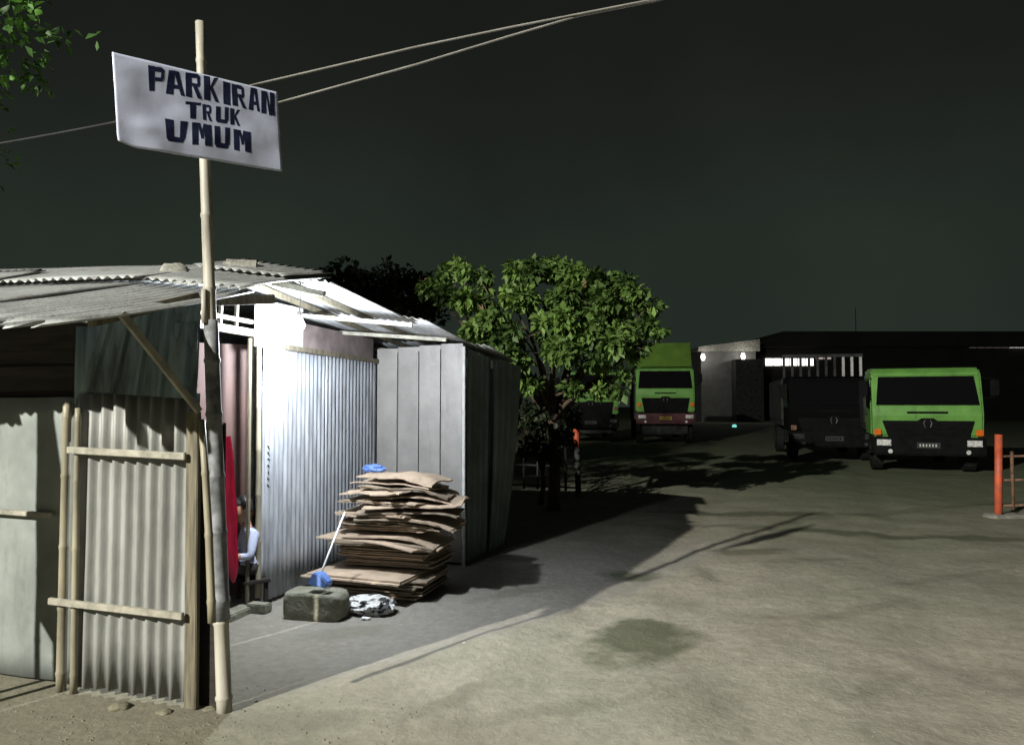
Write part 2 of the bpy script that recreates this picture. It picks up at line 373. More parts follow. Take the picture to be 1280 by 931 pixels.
me.materials.append(m); M['dirt'] = m
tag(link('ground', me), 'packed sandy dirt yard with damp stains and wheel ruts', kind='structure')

# ------------------------------------------------------------------ bamboo
def bamboo(mb, p0, p1, r0, r1, step=.32, n=10, bow=0.0, phase=.1):
    p0, p1 = Vector(p0), Vector(p1); d = p1 - p0; Ln = d.length; pts = []; rad = []
    sd = d.cross(Vector((0, 0, 1))); sd = sd.normalized() if sd.length > 1e-4 else Vector((1, 0, 0))
    ts = [0.0]; x = phase
    while x < Ln - .03:
        ts += [(x - .018)/Ln, (x - .005)/Ln, (x + .005)/Ln, (x + .018)/Ln]; x += step * random.uniform(.85, 1.15)
    ts += [1.0]; ts = sorted(t for t in ts if 0 <= t <= 1)
    for k, t in enumerate(ts):
        r = r0 + (r1 - r0) * t
        isn = k > 0 and k < len(ts) - 1 and ((k - 1) % 4 in (1, 2))
        pts.append(p0 + d * t + sd * (bow * math.sin(math.pi * t))); rad.append(r * (1.13 if isn else 1.0))
    mb.tube(pts, rad, n); return mb

# ------------------------------------------------------------------ the shack, built in its own axes: a to the right along the front, b into the depth
HO = Vector((-2.0, 6.06, 0)); HR = -math.atan2(.296, .955)
shack = empty('tin_shack', HO, HR, 'roadside shack of corrugated tin sheets with a lit open porch', 'shack')
HM = Matrix.Translation(HO) @ Matrix.Rotation(HR, 4, 'Z'); HI = HM.inverted()
def Lc(v): return HI @ Vector(v)
def part(mb, name, mt, parent=None, **k): return mb.build(name, mt, parent or shack, **k)

def corr(P00, P10, P01, P11, waves, amp=.009, rows=4, bend=0.0, jag=0.0, jag_end=0, seed=0, thick=.0022, ribs=False, nseg=6):
    """corrugated sheet: u across the waves (P0x -> P1x), v along them"""
    P00, P10, P01, P11 = map(Vector, (P00, P10, P01, P11)); nrm = (P10 - P00).cross(P01 - P00).normalized()
    nu = waves * nseg
    def fn(u, v):
        vv = v
        if jag:
            e = jag * noise.noise((u * 9 + seed, 3.1, 0)) + .4 * jag * noise.noise((u * 31 + seed, 7.7, 0))
            vv = v + e * ((1 - v) if jag_end == 0 else v)
        p = (P00 * (1-u) + P10 * u) * (1-vv) + (P01 * (1-u) + P11 * u) * vv
        if ribs:
            ph = (u * waves) % 1.0; o = amp * max(0, min(1, (.14 - abs(ph - .5)) / .06))
        else: o = amp * math.sin(2 * math.pi * u * waves)
        o += bend * math.sin(math.pi * v) + .35 * amp * noise.noise((u * 2.5 + seed, v * 3, seed * 1.7))
        return p + nrm * o
    return MB().slab(fn, nu, rows, nrm * thick)

# front screen panel
A0, A1, BF = .065, .88, -1.77
part(corr((A0, BF-.03, .03), (A1, BF, .02), (A0, BF-.02, 1.66), (A1, BF, 1.66), 10, .017, 6, seed=1, jag=.012, nseg=8), 'front_sheet', M['zinc'], smooth=True)
for (x0, x1, z0, z1, dx) in ((A0-.05, A0-.055, .0, 1.62, -.045), (A0+.045, A0+.03, .0, 1.58, -.05)):
    part(bamboo(MB(), (x0, BF+dx, z0), (x1, BF+dx, z1), .027 if x0 < A0 else .02, .022 if x0 < A0 else .017, .38), 'bamboo_upright', M['bamboo'], smooth=True)
part(MB().bar((A1+.005, BF-.035, .0), (A1-.015, BF-.03, 1.56), .075, .032, up=(0,1,0)), 'board_upright', M['wood'], bevel=.004)
part(MB().bar((A1+.060, BF+.03, .0), (A1+.050, BF+.035, 1.50), .17, .014, up=(0,1,0)), 'shade_board', M['dark_wood'])  # added board filling the dark gap and stopping a stripe of lamp light
part(MB().bar((A0-.01, BF-.075, 1.345), (A1-.03, BF-.072, 1.325), .022, .038), 'batten', M['batten'], bevel=.003)
part(MB().bar((A0-.10, BF-.090, .505), (A1-.02, BF-.080, .490), .024, .036), 'batten', M['batten'], bevel=.003)
# pale sheets left of it
xs = [.01, -.86, -1.66, -2.46, -3.10]
for k in range(4):
    a1, a0 = xs[k], xs[k+1]; o = .012 * (k % 2)
    def fn(u, v, a0=a0, a1=a1, o=o, k=k):
        return (a0 - .03 + (a1 - a0 + .03) * u, BF + .02 + o + .014 * noise.noise((u * 2 + k, v * 3, 5)), .02 + 1.62 * v + .006 * noise.noise((u*6, k, 1)))
    part(MB().slab(fn, 8, 12, (0, .003, 0)), 'wall_sheet', M['pale_sheet'], smooth=True)
part(MB().bar((-3.0, BF-.022, 1.01), (-.12, BF-.018, .965), .03, .028), 'batten', M['batten'], bevel=.003)
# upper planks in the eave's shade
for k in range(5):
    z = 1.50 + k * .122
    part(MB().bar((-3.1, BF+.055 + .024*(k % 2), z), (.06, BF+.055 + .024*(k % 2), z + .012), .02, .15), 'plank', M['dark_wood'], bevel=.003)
# ribbed flap above the screen
part(corr(Lc(W(100,489,4.28)), Lc(W(246,499,4.10)), Lc(W(128,402,4.25)), Lc(W(251,376,4.20)), 5, .022, 4, ribs=True, seed=4, nseg=14), 'ribbed_flap', M['blue_ribbed'])
# dark sheet tucked behind the flap
part(corr((-.02, BF+.03, 1.42), (.83, BF+.03, 1.42), (-.02, BF+.03, 2.05), (.83, BF+.03, 2.05), 11, .01, 3, seed=9), 'upper_sheet', M['blue_ribbed'], smooth=True)
part(MB().bar(Lc(W(112, 403, 3.72)), Lc(W(247, 371, 4.22)), .05, .05), 'eave_beam', M['wood'], bevel=.004)
part(MB().bar(Lc(W(151, 391, 3.66)), Lc(W(249, 514, 4.02)), .030, .034), 'strut', M['batten'], bevel=.003)

# side wall (a = 0) : solid stub, doorway, shiny corrugated sheets, return wall
part(corr((0, -1.72, .03), (0, -.92, .03), (0, -1.72, 2.2), (0, -.92, 2.35), 10, .009, 2, seed=11), 'side_sheet', M['zinc'], smooth=True)
def side_sheet(b0, b1, z1a, z1b, off, sd):
    return corr((off, b0, .035), (off, b1, .03), (off, b0, z1a), (off, b1, z1b), int((b1-b0)/.062), .011, 6, seed=sd)
s1 = part(side_sheet(.02, .98, 2.06, 2.045, .0, 21), 'side_sheet', M['zinc_new'], smooth=True)
part(side_sheet(.92, 1.90, 2.05, 2.03, .028, 24), 'side_sheet', M['zinc_new'], smooth=True)
for k in range(7):
    z = 1.27 - k * .052; w_ = random.uniform(.008, .016)
    MB().bar((.013, .085 + random.uniform(-.006,.006), z), (.014, .085 + w_ + random.uniform(0,.012), z - random.uniform(.018,.036)), .004, .010, up=(1,0,0)).build('painted_mark', M['black'], s1)
# frieze board above the corrugated sheets
part(MB().bar((-.02, .62, 2.19), (-.02, 1.92, 2.16), .012, .24), 'frieze_board', M['mauve'])
part(MB().bar((.035, .30, 2.075), (.035, 1.95, 2.045), .03, .045), 'top_rail', M['wood'], bevel=.003)
# white board added between sheets and roof to burn out behind the bulb
part(MB().bar((-.022, -.06, 2.25), (-.022, .61, 2.25), .012, .38), 'glow_board', M['ceiling'])
# door frame
part(bamboo(MB(), (.0, -.005, .08), (-.005, -.03, 2.13), .024, .021, .36), 'door_post', M['bamboo'], smooth=True)
part(MB().bar((-.03, -.10, .05), (-.03, -.11, 2.12), .022, .03, up=(0,1,0)), 'door_jamb', M['wood'], bevel=.003)
part(MB().bar((.0, -1.0, 2.17), (.0, .12, 2.155), .045, .055), 'door_header', M['batten'], bevel=.003)
part(MB().bar((.02, -1.0, 2.25), (.02, -.16, 2.24), .03, .03), 'header_rail', M['batten'], bevel=.003)
for bb in (-.78, -.52, -.34):
    part(MB().bar((.01, bb, 2.18), (.01, bb + .02, 2.52), .028, .02, up=(0,1,0)), 'stud', M['batten'], bevel=.003)
part(MB().bar(Lc(W(262, 376, 4.5)), Lc(W(341, 374, 4.95)), .05, .06), 'tie_beam', M['wood'], bevel=.004)
# brown plywood leaf standing half open inside the doorway
lf = MB().bar((-.25, .235, 1.07), (-.78, -.48, 1.07), .02, 2.05)
door = part(lf, 'door', M['brown'])
MB().bar((-.235, .222, .10), (-.235, .222, 2.08), .016, .03, up=(0,1,0)).build('door_edge', M['batten'], door)
part(MB().box((-.09, -.95, -.02), (.05, -.03, .05)), 'threshold', M['concrete'], bevel=.01)
# return wall of flat ribbed panels facing the road, and the dark side behind it
for k in range(4):
    a0 = .03 + k * .238
    def fn(u, v, a0=a0, k=k):
        return (a0 + .236 * u, 1.93 + .004 * math.sin(k * 2.1) + .004 * noise.noise((u*2, v*3, k)), .03 + (2.145 + .012*k) * v)
    q = MB().slab(fn, 4, 8, (0, .003, 0))
    q.box((a0 + .222, 1.905, .03), (a0 + .236, 1.928, 2.13 + .012*k))
    part(q, 'return_panel', M['grey_panel'])
part(MB().bar((1.0, 1.91, .0), (1.0, 1.91, 2.18), .03, .03, up=(0,1,0)), 'corner_post', M['stake'], bevel=.003)
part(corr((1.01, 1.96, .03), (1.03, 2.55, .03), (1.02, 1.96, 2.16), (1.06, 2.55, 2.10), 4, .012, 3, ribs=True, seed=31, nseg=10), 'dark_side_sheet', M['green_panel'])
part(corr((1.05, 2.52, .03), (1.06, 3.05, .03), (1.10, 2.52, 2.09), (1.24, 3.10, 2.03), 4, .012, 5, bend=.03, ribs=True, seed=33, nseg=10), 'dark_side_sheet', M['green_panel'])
# back and left walls close the box
part(corr((-3.1, 3.1, 0), (1.06, 3.1, 0), (-3.1, 3.1, 2.2), (1.1, 3.1, 2.0), 40, .01, 1), 'back_sheet', M['zinc'], smooth=True)
part(corr((-3.1, -1.7, 0), (-3.1, 3.1, 0), (-3.1, -1.7, 2.2), (-3.1, 3.1, 2.2), 50, .01, 1), 'end_sheet', M['zinc'], smooth=True)

# ---- roof
def ridge_h(a):
    return 2.60 + (.2 - a) * .035 if a < .2 else 2.60 - (a - .2) * .20
EAVE = -2.77
def front_h(a, b):
    r = ridge_h(a); e = 1.95 + .03 * (1 - min(1, max(0, a)))
    return e + (r - e) * (b - EAVE) / (-.45 - EAVE)
def back_h(a, b): return ridge_h(a) - (.082 + .03 * (1.05 - min(a, 1.05))) * (b + .45)
def rsheet(a0, a1, b0, b1, dz0, dz1, seed, tw=0.0, jag=.015, rows=6, bend=0, hf=front_h):
    w_ = max(3, int(round((a1 - a0) / .072)))
    return corr((a0, b0, hf(a0, b0) + dz0 - tw), (a1, b0, hf(a1, b0) + dz0 + tw), (a0, b1, hf(a0, b1) + dz1), (a1, b1, hf(a1, b1) + dz1), w_, .010, rows, bend, jag, 0, seed)
for k, (a0, a1) in enumerate(((.05,.86), (-.74,.09), (-1.5,-.70), (-2.26,-1.46), (-3.02,-2.22), (-3.5,-2.98))):
    part(rsheet(a0, a1, EAVE + (.0, .16, .10, .20, .14, .1)[k], -1.28, (.0, .012, .0, .014, .0, .01)[k], .0, 40 + k, tw=(-.03,.006,-.008,.01,0,0)[k], jag=(.17,.02,.03,.02,.02,.02)[k], bend=(-.015,.01,0,.008,0,0)[k]), 'roof_sheet', M['roof'], smooth=True)
for k, (a0, a1) in enumerate(((.10,.86), (-.66,.14), (-1.42,-.62), (-2.18,-1.38), (-2.94,-2.14), (-3.5,-2.9))):
    part(rsheet(a0, a1, -1.42 + (.0,-.06,.04,-.05,.02,0)[k], -.40, .040 + (.0,.014,.0,.014,.0,.01)[k], .030, 60 + k, jag=.012, bend=(.01,.0,.012,0,.01,0)[k]), 'roof_sheet', M['roof'], smooth=True)
# a loose strip laid over the joint
part(rsheet(-2.0, -1.1, -1.9, -1.0, .045, .075, 80, jag=.02), 'roof_sheet', M['roof'], smooth=True)
part(rsheet(.12, .84, -.95, -.36, .075, .058, 81, jag=.03), 'roof_sheet', M['roof'], smooth=True)
for k, (a0, a1, b0, b1) in enumerate(((.16,.90,-.47,1.0), (-.6,.2,-.47,1.0), (-1.4,-.56,-.47,1.0), (-2.2,-1.36,-.47,1.0), (-3.2,-2.16,-.47,1.0),
                                       (.22,1.02,.9,2.3), (-.55,.26,.9,2.3), (-1.4,-.5,.9,2.3), (-3.2,-1.36,.9,3.25), (.28,1.16,2.2,3.25), (-.55,.32,2.2,3.25), (-1.4,-.5,2.2,3.25))):
    part(rsheet(a0, a1, b0, b1, .012 * (k % 2), -.012 if k < 9 else -.02, 90 + k, jag=.01, hf=back_h, rows=3), 'roof_sheet', M['ceiling' if k in (0, 1, 5, 6) else 'roof'], smooth=True)
# rafters and purlins
for a in (.04, .44):
    part(MB().bar((a, -2.2, front_h(a, -2.2) - .045), (a, -.47, front_h(a, -.47) - .045), .03, .045), 'rafter', M['wood'], bevel=.003)
    part(MB().bar((a, -.44, back_h(a, -.44) - .045), (a + .08, 3.05, back_h(a + .08, 3.05) - .05), .03, .045), 'rafter', M['wood'], bevel=.003)
for b in (.55, 1.30, 2.2):
    part(MB().bar((-.3, b, back_h(-.3, b) - .09), (1.06, b, back_h(1.06, b) - .09), .022, .034), 'purlin', M['batten'], bevel=.003)
part(MB().bar((-3.2, -.45, 2.64), (.2, -.45, 2.53), .04, .05), 'ridge_pole', M['wood'], bevel=.003)
part(MB().bar((.2, -.45, 2.53), (.84, -.45, 2.385), .035, .04), 'ridge_pole', M['batten'], bevel=.003)

# bulb and flex under the ridge
bl = Lc(W(374, 406, 5.62))
bulb = empty('light_bulb', HM @ bl, 0, 'glaring white bulb hanging under the porch roof', 'bulb')
MB().tube([(0,0,-.045),(0,0,-.03),(0,0,-.005),(0,0,.02),(0,0,.05)], [.016,.034,.043,.037,.018], 12).build('glass', M['bulb'], bulb, smooth=True)
MB().tube([(0,0,.05),(0,0,.10)], .017, 10).build('socket', M['white'], bulb, smooth=True)
MB().tube([(0,0,.10),(.01,.0,.2),(0,.0,.34)], .004, 6).build('flex', M['cable'], bulb)
ld = bpy.data.lights.new('bulb_light', 'POINT'); ld.energy = BULB_W; ld.color = BULB_COL; ld.shadow_soft_size = .045
lo = bpy.data.objects.new('bulb_light', ld); COL.objects.link(lo); lo.parent = bulb; lo.location = (0, 0, -.10)

# stones holding the roof down
def rock(name, loc, s, seed, mt, label, cat, rz=0, pw=.22, group=None):
    bm = bmesh.new(); bmesh.ops.create_icosphere(bm, subdivisions=3, radius=1)
    for v in bm.verts:
        n = noise.noise(v.co * 1.3 + Vector((seed, 0, 0))) * pw * 1.6 + noise.noise(v.co * 4 + Vector((0, seed, 0))) * pw * .35
        c = v.co * (1 + n); v.co = Vector((c.x * s[0], c.y * s[1], max(c.z, -.55) * s[2] + .55 * s[2]))
    me = bpy.data.meshes.new(name); bm.to_mesh(me); bm.free(); me.materials.append(mt)
    me.polygons.foreach_set('use_smooth', [True] * len(me.polygons))
    return tag(link(name, me, None, loc, rz), label, cat, group)
q = W(219, 347, 5.0)
rock('roof_stone', q + Vector((0, 0, -.02)), (.105, .10, .075), 3, M['stone'], 'pointed grey stone weighing down the roof left of the pole', 'stone')
q = Lc(W(303, 338, 5.3))
st = MB().box((-.12, -.08, 0), (.12, .08, .085)).build('roof_block', M['stone'], None, bevel=.02, loc=HM @ q + Vector((0,0,-.02)), rz=.2)
tag(st, 'flat grey block lying on the roof ridge right of the pole', 'block')

# ------------------------------------------------------------------ sign pole, sign, cloth
pole_base = G(281, 888)
pb = W(281, 888, pole_base.y); pt = W(250, 28, pole_base.y + .02)
pole = empty('bamboo_pole', pb, 0, 'tall slim bamboo pole carrying the sign at the porch corner', 'pole')
d = pt - pb
bamboo(MB(), (0, 0, -.03), d, .040, .025, .42, 12).build('culm', M['bamboo_w'], pole, smooth=True)
f0 = (pb.z + .47) / d.z; z0 = .47; z1 = 2.05
bamboo(MB(), d * (z0 / d.z), d * (z1 / d.z), .0435, .0375, .33, 12).build('shaded_sleeve', M['pole_shade'], pole, smooth=True)  # sleeve whose grey-blue colour carries the shade lying on the pole
MB().tube([d * ((z1 - .02) / d.z) + Vector((-.02,-.035,0)), d * ((z1 + .16) / d.z) + Vector((-.015,-.04,0))], [.018,.014], 8).build('bracket', M['bamboo_w'], pole, smooth=True)
tag(recenter(bamboo(MB(), W(265, 778, 3.78), W(252, 524, 3.84), .020, .017, .3, 10, bow=.008).build('bamboo_stake', M['bamboo'], None, smooth=True)),
    'short thin bamboo stake lashed upright in front of the pole foot', 'stake')

def S0(u, v):
    TL, TR, BR, BL = W(140, 65, 3.60), W(347, 115.5, 4.14), W(352.5, 214.5, 4.14), W(147.5, 181, 3.60)
    return (TL * (1-u) + TR * u) * v + (BL * (1-u) + BR * u) * (1-v)
sn = (S0(1, 0) - S0(0, 0)).cross(S0(0, 1) - S0(0, 0)).normalized()
def S(u, v, off=0.0):
    wv = .009 * noise.noise((u * 3.1, v * 2.2, 2.0)) * (1.2 - v) + .004 * noise.noise((u * 7, v * 5, 9.0))
    wv += .010 * math.exp(-((u - .14)**2 + (v - .25)**2) / .010)
    c = .0
    if u < .1 and v < .12: c = .02 * (1 - u/.1) * (1 - v/.12)
    return S0(u, v) + Vector((0, 0, c)) + sn * (wv + off)
sc_c = S0(.5, 0)
sg = empty('hanging_sign', sc_c, 0, 'white banner sign reading PARKIRAN TRUK UMUM nailed to the bamboo pole', 'sign')
MB().slab(lambda u, v: S(u, v) - sc_c, 72, 36, -sn * .003).build('banner', M['sign'], sg, smooth=True)
# lettering: quads measured on the sign, strokes in a unit box
def uv_of(cx, cy):
    px, py = 120 + cx / 4.435, 20 + cy / 4.435; r = ray(px, py)
    pl = S0(.5, .5); t = (pl - Vector((0, 0, CAMH))).dot(sn) / r.dot(sn); P_ = Vector((0, 0, CAMH)) + r * t
    u, v = .5, .5
    for _ in range(12):
        f = S0(u, v) - P_; du = (S0(u + .01, v) - S0(u, v)) / .01; dv = (S0(u, v + .01) - S0(u, v)) / .01
        A = np.array([[du.dot(du), du.dot(dv)], [du.dot(dv), dv.dot(dv)]]); bb = np.array([du.dot(f), dv.dot(f)])
        s_ = np.linalg.solve(A, bb); u -= s_[0]; v -= s_[1]
    return u, v
T, K = .40, .22   # thick stem, thin stroke
ST = {
 'P': [[(0,1),(T,1),(T,0),(0,0)], [(T,1),(.8,1),(1,.9),(1,.8),(T,.8)], [(.80,.82),(1,.82),(1,.55),(.80,.55)], [(T,.58),(1,.58),(.9,.42),(T,.42)]],
 'A': [[(.12,1),(.48,1),(.40,0),(0,0)], [(.48,1),(.72,1),(1,0),(.78,0),(.52,.72)], [(.42,.42),(.8,.42),(.84,.26),(.40,.26)], [(.45,1),(.6,1),(.6,.82),(.45,.82)]],
 'R': [[(0,1),(T,1),(T,0),(0,0)], [(T,1),(.8,1),(.95,.9),(.95,.82),(T,.82)], [(.74,.83),(.95,.83),(.95,.58),(.74,.58)], [(T,.60),(.95,.60),(.85,.46),(T,.46)], [(.46,.47),(.72,.47),(1,0),(.74,0)]],
 'K': [[(0,1),(.42,1),(.42,0),(0,0)], [(.42,.58),(.74,1),(1,1),(.42,.40)], [(.42,.56),(.58,.60),(1,0),(.74,0),(.42,.46)]],
 'I': [[(0,1),(1,1),(1,0),(0,0)]],
 'N': [[(0,1),(.36,1),(.36,0),(0,0)], [(.30,1),(.46,1),(.76,0),(.58,0)], [(.66,1),(1,1),(1,0),(.66,0)]],
 'T': [[(0,1),(1,1),(1,.82),(0,.82)], [(.28,.83),(.70,.83),(.70,0),(.28,0)]],
 'U': [[(0,1),(.38,1),(.38,.16),(.10,.0),(0,.12)], [(.08,0),(.86,0),(.98,.22),(.30,.24)], [(.68,1),(1,1),(.98,.2),(.68,.2)]],
 'M': [[(0,1),(.34,1),(.34,0),(0,0)], [(.28,1),(.42,1),(.60,.42),(.46,.28)], [(.58,1),(.70,1),(.56,.28),(.42,.42)], [(.64,1),(1,1),(1,0),(.64,0)]],
}
LETTERS = [('P',288,275,380,290,372,422,295,415),('A',392,300,486,312,494,447,388,430),('R',497,312,580,325,587,464,497,446),('K',595,332,676,347,684,482,598,464),
 ('I',703,365,742,372,746,500,706,490),('R',750,376,820,392,832,518,756,497),('A',848,396,905,408,908,533,846,520),('N',914,415,986,430,990,557,916,540),
 ('T',495,472,582,482,574,577,502,567),('R',590,488,640,495,642,585,592,577),('U',665,500,735,510,735,598,665,590),('K',742,512,796,522,800,612,745,602),
 ('U',380,570,510,588,494,704,392,694),('M',530,590,640,605,640,726,532,714),('U',655,610,742,622,742,740,657,728),('M',762,628,855,645,858,760,765,744)]
for (ch, *q) in LETTERS:
    tl, tr, br, bl_ = [uv_of(q[i], q[i+1]) for i in (0, 2, 4, 6)]
    mb = MB()
    for k, pg in enumerate(ST[ch]):
        bm = bmesh.new(); bm.faces.new([bm.verts.new((x + random.uniform(-.015,.015), y + random.uniform(-.015,.015), 0)) for x, y in pg])
        bmesh.ops.triangulate(bm, faces=bm.faces); bmesh.ops.subdivide_edges(bm, edges=bm.edges, cuts=3, use_grid_fill=True); bm.verts.index_update()
        V = []
        for v in bm.verts:
            x, y = v.co.x, v.co.y
            uu = (tl[0]*(1-x) + tr[0]*x)*y + (bl_[0]*(1-x) + br[0]*x)*(1-y); vv = (tl[1]*(1-x) + tr[1]*x)*y + (bl_[1]*(1-x) + br[1]*x)*(1-y)
            V.append(S(uu, vv, .0005 + .0001 * k) - sc_c)
        mb.add(V, [tuple(v.index for v in f.verts) for f in bm.faces]); bm.free()
    mb.build('letter', M['ink'], sg)

# red cloth hanging behind the pole
cl_t = W(283, 545, 4.30); cl_b = W(280, 728, 4.30)
def cloth(u, v):
    x0 = 280 - 6 * v; x1 = 288 + 8 * min(1, v * 1.6)
    bot = 683 + 50 * max(0, 1 - abs(u - .72) / .42) if True else 0
    y = 545 + (bot - 545) * v
    p_ = W(x0 + (x1 - x0) * u, y, 4.30)
    return p_ + Vector((0, .028 * math.sin(u * 9) * (.3 + v) + .03 * noise.noise((u * 2, v * 3, 3)), 0))
rc = recenter(MB().slab(cloth, 16, 14, (0, .004, 0)).build('red_cloth', M['red'], None, smooth=True))
tag(rc, 'narrow red cloth hanging beside the doorway behind the pole', 'cloth')

# two cables to the street and one to the left
up_t = Vector((5.2, 1.4, 3.75))
upo = empty('utility_post', (5.2, 4.3, 0), 0, 'slim concrete utility post at the roadside to the right of the camera', 'post')
MB().tube([(0,0,-.2),(0,0,2.5),(0,0,5.2)], [.11,.095,.075], 12).build('shaft', M['stone'], upo, smooth=True)
MB().bar((-.3,0,4.9),(.3,0,4.9),.06,.06).build('crossarm', M['wood'], upo)
def cable(name, p0, p1, sag, r, label):
    pts = []
    for k in range(25):
        t = k / 24; p_ = Vector(p0).lerp(Vector(p1), t); p_.z -= sag * 4 * t * (1 - t); pts.append(p_)
    o = recenter(MB().tube(pts, r, 6).build(name, M['cable_d'], None, smooth=True)); return tag(o, label, 'cable')
def cable_pts(name, pts, r, label):
    P_ = []
    for (a, b) in zip(pts[:-1], pts[1:]):
        for k in range(8): P_.append(Vector(a).lerp(Vector(b), k / 8))
    P_.append(Vector(pts[-1])); return tag(recenter(MB().tube(P_, r, 6).build(name, M['cable'], None, smooth=True)), label, 'cable')
end = Vector((5.2, 4.3, 5.15))
cable_pts('overhead_cable', [W(258, 121, 4.07), W(325, 104.5, 4.25), W(520, 59, 4.36), W(640, 34, 4.40), W(728, 17, 4.42), W(820, -1, 4.45), end], .0062, 'upper grey cable running from the sign pole to upper right')
cable_pts('overhead_cable', [W(258, 157, 4.07), W(350, 128, 4.30), W(520, 81, 4.36), W(640, 44.5, 4.40), W(724, 20, 4.43), W(820, 1.5, 4.47), end + Vector((0, 0, -.02))], .0062, 'lower grey cable running from the sign pole to upper right')
cable('overhead_cable', W(254, 130, 3.98), Vector((-8.5, 7.5, 3.9)), .12, .006, 'faint dark cable running left from the sign pole')

# ------------------------------------------------------------------ street lamp (behind the camera, left) and an unseen caster added to throw the long shadow on the pale wall
sl = empty('street_lamp', (LAMP.x, LAMP.y - 1.6, 0), 0, 'tall grey street lamp standing behind the viewpoint', 'street lamp')
MB().tube([(0,0,-.3),(0,0,4),(0,0,LAMP.z+.25)], [.12,.10,.07], 14).build('post', M['steel'], sl, smooth=True)
MB().tube([(0,0,LAMP.z+.2),(0,.7,LAMP.z+.32),(0,1.35,LAMP.z+.22)], [.05,.045,.04], 10).build('arm', M['steel'], sl, smooth=True)
MB().box((-.17,1.2,LAMP.z+.10),(.17,1.95,LAMP.z+.24)).build('lamp_head', M['steel'], sl, bevel=.04)
MB().box((-.12,1.3,LAMP.z+.07),(.12,1.85,LAMP.z+.098)).build('lens', M['lamp_on'], sl)
ld = bpy.data.lights.new('street_light', 'SPOT'); ld.energy = LAMP_W; ld.color = LAMP_COL; ld.shadow_soft_size = .11; ld.spot_size = R(150); ld.spot_blend = .35
lo = bpy.data.objects.new('street_light', ld); COL.objects.link(lo); lo.parent = sl; lo.location = (0, 1.6, LAMP.z)
lo.rotation_euler = (Vector((3.0, 11.0, 0)) - LAMP).to_track_quat('-Z', 'Y').to_euler()

def back_to(p, dist):   # a point dist metres from p towards the lamp, in plan
    v = (LAMP - p); s_ = dist / math.hypot(v.x, v.y); return p + v * s_
shadow_caster = empty('bamboo_caster', back_to(G(62, 868), 1.35) * 1.0, 0, 'unseen bamboo poles and board added to shade the pale wall left of the shack', 'shadow_caster')
shadow_caster.location.z = 0
pl0 = shadow_caster.location.copy()
def sh(px, py, dist):
    """point that throws its shadow on the front wall where the pixel lies"""
    r = ray(px, py); o = Vector((0, 0, CAMH)); nrm = HM.to_3x3() @ Vector((0, 1, 0)); c = HM @ Vector((0, BF + .02, 0))
    t = (c - o).dot(nrm) / r.dot(nrm); return back_to(o + r * t, dist)
q0, q1 = sh(48, 862, 1.3), sh(50, 530, 1.3); q0.z = 0; bamboo(MB(), q0 - pl0, q1 - pl0 + Vector((0,0,.25)), .02, .018).build('pole', M['bamboo'], shadow_caster, smooth=True)  # unseen pole added to cast the wall shadow
q2, q3 = sh(77, 866, 1.34), sh(64, 520, 1.34); q2.z = 0; bamboo(MB(), q2 - pl0, q3 - pl0 + Vector((0,0,.25)), .022, .02).build('pole', M['bamboo'], shadow_caster, smooth=True)  # second unseen pole added for the wall shadow
c0, c1, c2, c3, c4 = [sh(x, y, 1.31) - pl0 for x, y in ((48, 772), (75, 820), (79, 600), (66, 500), (50, 500))]
nn = (c1 - c0).cross(c3 - c0).normalized() * .012
mb = MB(); V = [c0, c1, c2, c3, c4]; mb.add(V + [v + nn for v in V], [(0,1,2,3,4), (9,8,7,6,5)] + [(i, (i+1) % 5, 5 + (i+1) % 5, 5 + i) for i in range(5)])
mb.build('caster_board', M['wood'], shadow_caster)

# ------------------------------------------------------------------ things in the porch
def cardboard(a, b, z, wd, dp, th, rz, seed, mt, label, group, bend=.02, droop=0.0, tear=0.0, tilt=0.0, notch=False):
    def fn(u, v):
        x = (u - .5) * wd; y = (v - .5) * dp
        if tear and v < .5: y += tear * (noise.noise((u * 8 + seed, 1.1, 0)) + .6 * noise.noise((u * 19 + seed, 5.1, 0))) * (1 - 2 * v)
        if tear: x += .5 * tear * noise.noise((v * 6 + seed, 2.1, 0)) * (2 * u - 1)
        zz = bend * noise.noise((u * 1.6 + seed, v * 1.4, seed)) + .3 * bend * noise.noise((u * 4, v * 4 + seed, 0))
        if droop: zz -= droop * max(0, (u - .58) / .42) ** 1.6
        zz += tilt * (u - .5)
        return (x, y, zz)
    mb = MB().slab(fn, 16, 12, (0, 0, th * 1.35))
    o = mb.build('flattened_carton', mt, None, loc=HM @ Vector((a + .07 + .11 * z, b, z * 1.11)), rz=HR + rz)
    return tag(o, label, 'cardboard', group)
card, cd = M['card'], M['card_d']
GC = 'flattened cartons stacked in the porch'
